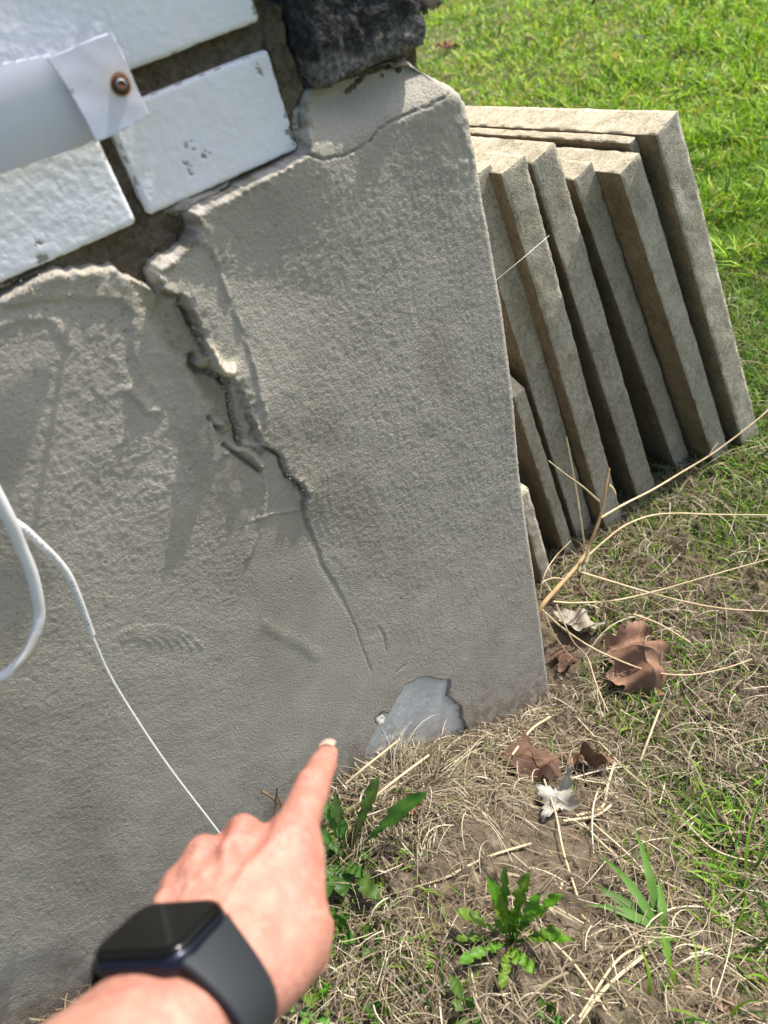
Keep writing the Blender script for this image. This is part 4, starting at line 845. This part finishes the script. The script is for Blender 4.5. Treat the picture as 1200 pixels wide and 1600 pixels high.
# thin scatter near
x, y = uni(6500, -.7, .6, -.6, .05); k = free(x, y) & (rng.random(len(x)) > bareness(x, y)) & (rng.random(len(x)) < ss(-.1, .3, fbm(x, y, 11, 2, 401))); x, y = x[k], y[k]; N = len(x)
gp.append(ribbons(N, x, y, rng.uniform(.012, .04, N), rng.uniform(.0012, .0028, N), rng.uniform(0, 6.28, N), np.full(N, .003), rng.normal(0, .8, N), rng.uniform(.3, 1.3, N), 5, rng.uniform(.3, 1.4, N), green_col(N, .2)))
def gtuft(px, py, n, L0, L1, spread, **kw): return tuft(px, py, n, L0, L1, spread, c=lambda q: green_col(q, .1), ww=kw.get('ww', (.0018, .0040)), up=kw.get('up', (.5, 1.4)))
for a in ((1180, 1400, 26, .05, .10, .03), (1150, 1330, 22, .04, .08, .03), (1190, 1500, 26, .04, .08, .03), (1080, 1290, 14, .03, .05, .02), (950, 1120, 30, .02, .04, .02), (1060, 1120, 30, .02, .045, .03), (1130, 1200, 30, .025, .05, .04), (1080, 705, 26, .04, .08, .03), (1150, 720, 60, .03, .06, .05),
          (1110, 1590, 16, .03, .07, .03), (1020, 1580, 12, .03, .06, .02), (700, 1590, 12, .03, .06, .02), (1000, 800, 26, .02, .05, .03), (930, 950, 30, .02, .05, .04), (1190, 900, 60, .02, .05, .05), (1190, 640, 60, .03, .07, .05), (1060, 740, 40, .03, .06, .03), (1010, 800, 40, .02, .05, .03), (960, 860, 30, .02, .05, .02), (1180, 1300, 40, .03, .07, .04), (1000, 1130, 30, .02, .045, .02), (960, 1170, 20, .02, .04, .02), (1120, 1480, 24, .03, .06, .03), (1100, 1050, 50, .02, .04, .04)): gp.append(gtuft(*a))
stuff("green_grass", gp, M_GRASS, "fresh green grass blades sprouting through the dead thatch", "grass")
# lawn beyond, seen up to about seven metres
fp = []
x, y = view_xy(190000, -60, 760, 1750); k = ((x > 1.1) | (y > .62)) & (x > .05) & (np.hypot(x, y) < 14); x, y = x[k], y[k]; N = len(x)
dist = np.hypot(x - CAM[0], y - CAM[1]); pale = ss(.0, .40, fbm(x, y, 1.7, 4, 505))
for (px_, py_, r_) in ((720, 60, .55), (790, 110, .45), (860, 150, .30), (740, 130, .4), (1130, 130, .25), (1080, 270, .16), (1170, 330, .16), (960, 50, .35), (1150, 440, .12), (900, 105, .2)):
    g_ = G(px_, py_); pale = np.maximum(pale, .9 * np.exp(-((x - g_[0]) ** 2 + (y - g_[1]) ** 2) / r_ ** 2))
ispale = rng.random(N) < .05 + .50 * pale
c = np.where(ispale[:, None], straw_col(N) * np.array([1.05, 1.08, .85]), green_col(N) * np.array([1.60, 1.40, .85]) * (.55 + .9 * rng.random((N, 1)))); L_ = rng.uniform(.030, .080, N) * (.55 + 1.3 * ss(-.4, .5, fbm(x, y, 7, 2, 8))); L_ = np.where(ispale, L_ * .7, L_)
fp.append(ribbons(N, x, y, L_, rng.uniform(.0018, .0040, N) * (.8 + .42 * dist), rng.uniform(0, 6.28, N), np.full(N, -.004), rng.normal(0, .8, N), rng.uniform(.3, 1.3, N), 4, np.where(ispale, rng.uniform(.1, .9, N), rng.uniform(.7, 1.5, N)), c))
stuff("lawn_grass", fp, M_GRASS, "sunlit spring lawn with pale straw patches beyond the slabs", "grass")

# one coarse grass clump with broad blades
GC = thing("grass_clump", "clump of broad green grass blades rooted at the edge of the bare soil", "grass clump", G(1035, 1450))
for pts in ([(1032, 1450, .005), (1010, 1440, .02), (960, 1420, .025), (912, 1412, .015)], [(1030, 1445, .005), (1022, 1400, .03), (1010, 1350, .05), (990, 1285, .045)], [(1030, 1445, .005), (1010, 1420, .03), (975, 1370, .04), (930, 1330, .03)], [(1036, 1455, .01), (1040, 1480, .02), (1052, 1525, .01)], [(1025, 1450, .004), (1018, 1470, .012), (1008, 1492, .012)],
            [(1030, 1445, .005), (1000, 1425, .02), (950, 1395, .03), (925, 1380, .02)], [(1036, 1455, .01), (1035, 1420, .03), (1028, 1370, .035)], [(1030, 1450, .0), (1000, 1445, .01), (965, 1432, .02)]):
    P3 = []
    for (px, py, h) in pts: g = G(px, py); v = CAM - g; P3.append(g + v / v[2] * h)
    V, F, Q, T = tube(P3, .001, 4, 6, cap=False); n = len(Q); t = np.linspace(0, 1, n); wv = .0042 * np.clip(np.minimum(t * 5 + .4, (1 - t) * 2.2), .02, 1); sd_ = np.cross(T, [0, 0, 1]); sd_ /= np.linalg.norm(sd_, axis=1, keepdims=True) + 1e-9
    V = np.stack([Q - sd_ * wv[:, None], Q - np.array([0, 0, .0007]), Q + sd_ * wv[:, None]], 1).reshape(-1, 3); child("blade", V, grid_faces(n, 3), M_GRASS, GC, True, np.tile(np.array([[.10, .22, .035]]) * random.uniform(.8, 1.3), (len(V), 1)))

# ------------------------------------------------------------------ dandelions and weeds
def leaf_mesh(L, W, lobes, seed, bend=.8, tint=(1, 1, 1), stem=.25):
    r = np.random.default_rng(seed); n = 64; t = np.linspace(0, 1, n); env = np.clip(ss(stem * .6, .75, t), 0.07, 1) * np.clip(1 - ((t - .70) / .32).clip(0, 1) ** 1.7, 0, 1) 
    fr_ = (t * (6.8 + r.random()) + r.random()) % 1.0; saw = 1 - lobes * np.where(fr_ < .22, 1 - fr_ / .22, (fr_ - .22) / .78 * .9) * (t < .80) * (t > stem) * (.7 + .6 * n2(t * 9, t * 0 + seed, 4) + .3); wd = W / 2 * np.maximum(env * saw, .045)
    wd[-1] = .0001; m = 5; V = []; C = []
    ang = bend * t ** 1.4 - bend * .35; x = np.cumsum(np.cos(ang)) * L / n; z = -np.cumsum(np.sin(ang - .4)) * L / n * .6
    for i in range(n):
        for j in range(m):
            s = (j - (m - 1) / 2) / ((m - 1) / 2); V.append((x[i] - .12 * wd[i] * abs(s), s * wd[i], z[i] + .28 * wd[i] * abs(s) + .0012 * math.sin(t[i] * 21 + s * 2 + seed)))
            rib = 1.0 if abs(s) > .3 else 1.25; C.append([tint[0] * (rib + .5 * max(0, .22 - t[i]) * 4), tint[1] * rib * (1 - .9 * max(0, .15 - t[i])), tint[2] * rib])
    return np.array(V), grid_faces(n, m), np.array(C)
def rosette(name, label, cat, at, leaves, tint, seed, lobes=.5, group=None):
    root = thing(name, label, cat, at, group); r = random.Random(seed)
    for i, (az, L, W, up, bend) in enumerate(leaves):
        t_ = tuple(c * r.uniform(.8, 1.2) for c in tint); V, F, C = leaf_mesh(L, W, lobes, seed * 31 + i, bend, t_)
        V[:, 1] *= 1.08; me = mesh_np("leaf", V, F, M_LEAF, True, C); o = link("leaf", me, root); o.rotation_euler = (r.uniform(-.3, .3), -up, az); o.location = (0, 0, .010)
    return root
def az_to(p, q):   # ground azimuth from one photo ground point to another
    a = G(*p); b = G(*q); return math.atan2(b[1] - a[1], b[0] - a[0]), float(np.linalg.norm((b - a)[:2]))
def L_(c, tip, W, up, bend=.8, k=1.1): a, d = az_to(c, tip); return (a, d * k, W, up, bend)
c1 = (548, 1352)
rosette("dandelion", "leafy dandelion, shade painted into its leaf colour, beside the pointing hand with two long leaves reaching towards the patch", "dandelion", G(*c1), [L_(c1, (704, 1300), .019, .35, .7), L_(c1, (628, 1255), .015, .5, .6), L_(c1, (550, 1425), .019, .25, .8), L_(c1, (505, 1400), .013, .3), L_(c1, (520, 1275), .014, .4), L_(c1, (548, 1262), .011, .6), L_(c1, (490, 1340), .015, .4),
        L_(c1, (585, 1390), .012, .3), L_(c1, (590, 1345), .012, .2), L_(c1, (470, 1400), .016, .2), L_(c1, (600, 1430), .018, .15), L_(c1, (575, 1400), .014, .5), L_(c1, (520, 1440), .018, .2), L_(c1, (505, 1310), .012, .5), L_(c1, (565, 1290), .010, .8), L_(c1, (480, 1375), .014, .3), (2.2, .03, .012, .9, .6)], (.55, .62, .7), 3, .42)  # low leaf tint stands in for the hand's shade
c2 = (802, 1480)
rosette("dandelion", "bright green toothed dandelion standing on the bare soil at lower middle", "dandelion", G(*c2), [L_(c2, (752, 1350), .011, .95, 1.0, .9), L_(c2, (838, 1352), .011, .9, .9, .9), L_(c2, (876, 1400), .014, .8, .9), L_(c2, (912, 1455), .013, .5, .8), L_(c2, (890, 1485), .013, .3), L_(c2, (710, 1455), .015, .5, .8), L_(c2, (725, 1530), .013, .3), L_(c2, (845, 1545), .012, .3), L_(c2, (872, 1500), .011, .3),
        L_(c2, (745, 1390), .012, 1.0, 1.0, .9), L_(c2, (820, 1400), .012, 1.0, .8, .8), L_(c2, (850, 1420), .013, .9, .8, .9), L_(c2, (880, 1430), .012, .7), L_(c2, (790, 1535), .010, .3), L_(c2, (820, 1530), .010, .4), L_(c2, (760, 1500), .010, .4), L_(c2, (840, 1470), .009, 1.0, .7), L_(c2, (770, 1440), .010, .9), L_(c2, (720, 1490), .011, .25), L_(c2, (905, 1510), .010, .2), L_(c2, (800, 1385), .010, 1.1), L_(c2, (860, 1455), .011, .6), L_(c2, (785, 1560), .010, .2)], (1.15, 1.06, .68), 8, .60)
WG = "small leafy weeds under the pointing hand"
for i, (px, py, n, s, lab) in enumerate(((505, 1590, 9, .020, "small pale leafy weed at the bottom edge under the thumb side of the hand"), (530, 1470, 8, .028, "dark weed with round leaves tucked against the thumb knuckle"), (590, 1480, 7, .020, "low sprawling weed just right of the thumb knuckle"), (735, 1590, 5, .024, "narrow leaved sprout at the bottom edge below the bright dandelion"),
                                         (860, 1595, 4, .018, "tiny dark sprout at the bottom edge right of the bright dandelion"), (460, 1560, 8, .022, "leafy weed half hidden beneath the heel of the hand"), (600, 1590, 6, .018, "tiny seedling with oval leaves in the shade at the bottom edge"))):
    rosette("weed", lab, "weed", G(px, py), [(6.283 * k / n + random.uniform(-.3, .3), s * random.uniform(.7, 1.4), s * .42, random.uniform(.2, .9), .8) for k in range(n)], (1.0, 1.05, .8) if i in (0, 5) else (.7, .75, .7), 50 + i, .08, WG)

# ------------------------------------------------------------------ dead leaves
def dead_leaf(px, py, size, lab, rot, tint=(1, 1, 1), crumple=1.0, points=5, lift=.008, seed=1, squash=1.0, tilt=(0, 0), depth=.45, name="dead_leaf"):
    g = G(px, py); nr, na = 12, 90; V = []; C = []; r_ = np.random.default_rng(seed); ph = r_.uniform(0, 6.28, 6)
    for i in range(nr):
        for j in range(na):
            a = 2 * math.pi * j / na; lob = 1 - depth * (abs(math.sin(a * points / 2)) ** .7) + .07 * math.sin(a * 17 + ph[0]) * 1 + .10 * math.sin(2 * a + ph[1]); rr = size * (i / (nr - 1)) * (lob if i > 2 else (1 if i == 0 else .85))
            x, y = rr * math.cos(a), rr * math.sin(a) * squash
            z = crumple * size * (.22 * math.sin(x / size * 3.1 + ph[2]) * math.cos(y / size * 3.7 + ph[3]) + .09 * math.sin(x / size * 8 + y / size * 5 + ph[4]) + .12 * (rr / size) ** 2 * math.sin(a * 3 + ph[5])) - .05 * size * abs(math.sin(a * points / 2)) ** .3
            V.append((x, y, z)); v = 1.0 + (.30 if abs(math.sin(a * points / 2)) < .12 else 0) + .12 * math.sin(x * 300) * math.sin(y * 260); C.append([tint[0] * v, tint[1] * v, tint[2] * v])
    F = grid_faces(nr, na, 0, True)[:, ::-1]; me = mesh_np(name, np.array(V), F, M_DEAD, True, np.array(C)); o = link(name, me, None, label=lab, category="dead leaf", group="dead leaves lying in the grass")
    o.location = Vector([float(g[0]), float(g[1]), float(g[2]) + lift]); o.rotation_euler = (tilt[0], tilt[1], rot); return o
dead_leaf(1000, 1048, .058, "large reddish brown maple leaf lying in the grass right of the wall corner", .6, (1.25, 1.15, 1.15), 1.9, 5, .032, 3, .9, (.30, -.15), .26)
dead_leaf(838, 1205, .042, "dark brown leaf half buried in straw near the foot of the wall corner", 1.1, (.70, .62, .62), 1.3, 5, .024, 5, .8, (.2, .1), .3)
dead_leaf(925, 1205, .032, "curled brown leaf standing on its pale edge beside the grey crumpled one", 2.2, (.95, .85, .80), 1.8, 3, .030, 8, .55, (.9, .3), .25)
dead_leaf(875, 1265, .036, "crumpled papery grey white leaf on the bare soil", .3, (1.9, 2.9, 3.8), 2.0, 4, .028, 11, .75, (.2, -.2), .55)
dead_leaf(905, 985, .036, "pale buff leaf against the wall corner beneath the dead stem", 1.9, (1.9, 2.7, 3.3), .9, 4, .024, 14, .7, (.3, .0), .3)
dead_leaf(885, 1040, .026, "dark brown leaf in the shade directly beside the wall corner", .9, (.8, .7, .7), 1.3, 5, .018, 17, .8, (.1, .3))
dead_leaf(655, 1283, .014, "small curled orange brown leaf fragment by the dandelion's long leaf", .2, (1.6, 1.3, 1.1), 1.8, 3, .034, 21, .55, (.3, 0), .3)
dead_leaf(905, 935, .018, "small brown leaf scrap under the dead stem near the last slab", .4, (1.2, 1.1, 1.1), 1.2, 4, .014, 24, .6, (.1, 0), .3)
dead_leaf(1130, 1580, .014, "brown leaf scrap low in the bottom right corner of the grass", 2.4, (1.0, .95, .9), 1.0, 3, .014, 26, .6)
for i, (px, py, s, lab, t_) in enumerate(((700, 80, .10, "reddish brown fallen leaf on the lawn beyond the dark stone", (.9, .55, .5)), (828, 70, .06, "small dark leaf on the lawn above the slab stack", (.45, .45, .5)), (935, 8, .06, "dark leaf at the top edge of the lawn", (.4, .35, .35)), (997, 70, .035, "small grey leaf on the lawn above the outermost slab", (.7, .95, 1.4)), (1105, 135, .03, "pale whitish leaf scrap on the lawn at right", (2.6, 4.4, 7.0)))):
    dead_leaf(px, py, s, lab, random.uniform(0, 6), t_, 1.0, 4, .035, 40 + i, .8)

# added dark mound, its colour standing in for shadow at the lawn's far edge
p = PZ(700, 12, 0); V, F, N = rounded_box((2.2, 1.4, .30), .12, .05); V = V + N * (fbm3(V, 5, 4, 3) * .12)[:, None]
link("shadow_mound", mesh_np("shadow_mound", V + np.array([p[0] - .95, p[1] + .95, .02]), F, mat("painted_shadow", (.022, .018, .014), .95, c2=(.05, .04, .03), scale=14, bump=1, bscale=40, bdist=.02)), None, kind="structure")

# ------------------------------------------------------------------ dead branching stem by the corner
DS = thing("dead_weed_stem", "dry branching weed stem with thin arching twigs growing out beside the wall corner", "dry plant", PY(848, 945, .03))
def twig(name, pts, r0, r1, tint=(1, 1, 1), parent=DS):
    P3 = [PY(px, py, yy) for px, py, yy in pts]; P3 = [q if q[2] > .035 else PZ(pp[0], pp[1], .035) for q, pp in zip(P3, pts)]; rr = np.linspace(r0, r1, len(P3)); V, F, Q, T = tube(P3, rr, 8, 7); return child(name, V, F, M_TWIG, parent, True, np.tile(np.array([tint]), (len(V), 1)))
_stem = twig("stem", [(838, 965, .03), (850, 943, .03), (868, 922, .035), (888, 900, .04), (905, 880, .045), (918, 858, .05), (930, 830, .05), (940, 800, .052), (946, 765, .055), (952, 731, .06)], .0034, .0017, (.95, .88, .8))
pale = (1.35, 1.45, 1.6)
for pts, r0, r1 in (([(939, 809, .05), (975, 788, .05), (1020, 765, .06), (1065, 738, .06), (1110, 711, .05), (1150, 682, .04), (1190, 650, .03), (1215, 625, .03)], .0016, .0010), ([(919, 868, .05), (945, 845, .05), (975, 822, .05), (1015, 806, .05), (1060, 802, .04), (1120, 804, .03), (1210, 805, .02)], .0014, .0010),
                    ([(903, 893, .04), (950, 907, .03), (1000, 922, .03), (1060, 938, .03), (1130, 951, .02), (1210, 956, .02)], .0016, .0010), ([(864, 940, .03), (900, 942, .03), (960, 938, .03), (1020, 925, .03), (1090, 905, .03), (1160, 885, .03), (1215, 870, .03)], .0013, .0008),
                    ([(846, 952, .02), (880, 982, .01), (925, 1012, .0), (975, 1035, .0), (1020, 1050, -.01), (1075, 1055, -.01), (1130, 1045, -.01), (1175, 1030, -.01)], .0013, .0009), ([(869, 944, .02), (880, 970, .01), (896, 1003, .0), (918, 1028, .0), (932, 1070, .0), (950, 1112, .0)], .0010, .0007),
                    ([(914, 858, .05), (908, 815, .05), (901, 770, .06), (893, 725, .06), (885, 683, .06)], .0013, .0009), ([(936, 783, .05), (910, 760, .05), (885, 742, .05), (857, 720, .05)], .0013, .0008), ([(950, 757, .055), (957, 764, .055), (961, 772, .055)], .0022, .0018), ([(918, 857, .04), (918, 868, .038), (916, 878, .036)], .0026, .0024),
                    ([(845, 925, .02), (848, 910, .02), (866, 903, .02), (885, 906, .02)], .0008, .0006), ([(843, 935, .03), (850, 900, .03), (868, 870, .04), (892, 845, .04)], .0008, .0005), ([(1108, 712, .05), (1115, 700, .05), (1122, 692, .05)], .0007, .0004), ([(850, 955, .01), (868, 995, .0), (895, 1030, .0)], .0009, .0006),
                    ([(990, 960, .03), (1030, 975, .03), (1080, 1005, .02)], .0014, .0008)):
    twig("branch", pts, r0, r1, pale).parent = _stem
# loose sprig lying against the coat above the hand, and the pale chip beside the broken patch
o = thing("dry_sprig", "brown dry sprig stuck against the cement coat just left of the pointing finger", "sprig", PY(432, 1255, -.01))
for pts in ([(430, 1280, -.012), (431, 1255, -.008), (433, 1232, -.010)], [(445, 1285, -.012), (440, 1260, -.010), (433, 1240, -.008)], [(408, 1236, -.004), (420, 1243, -.006), (434, 1256, -.008)]): twig("stalk", pts, .0016, .0008, (.45, .42, .4), o)
V, F, N = rounded_box((.011, .006, .013), .003, .003); V = V + N * (fbm3(V, 180, 2, 3) * .003)[:, None]; c = PY(595, 1124)
me = mesh_np("cement_flake", V + np.array([c[0], .002, c[2]]), F, M_CHIP); link("cement_flake", me, WALL, label="pale broken flake of cement")
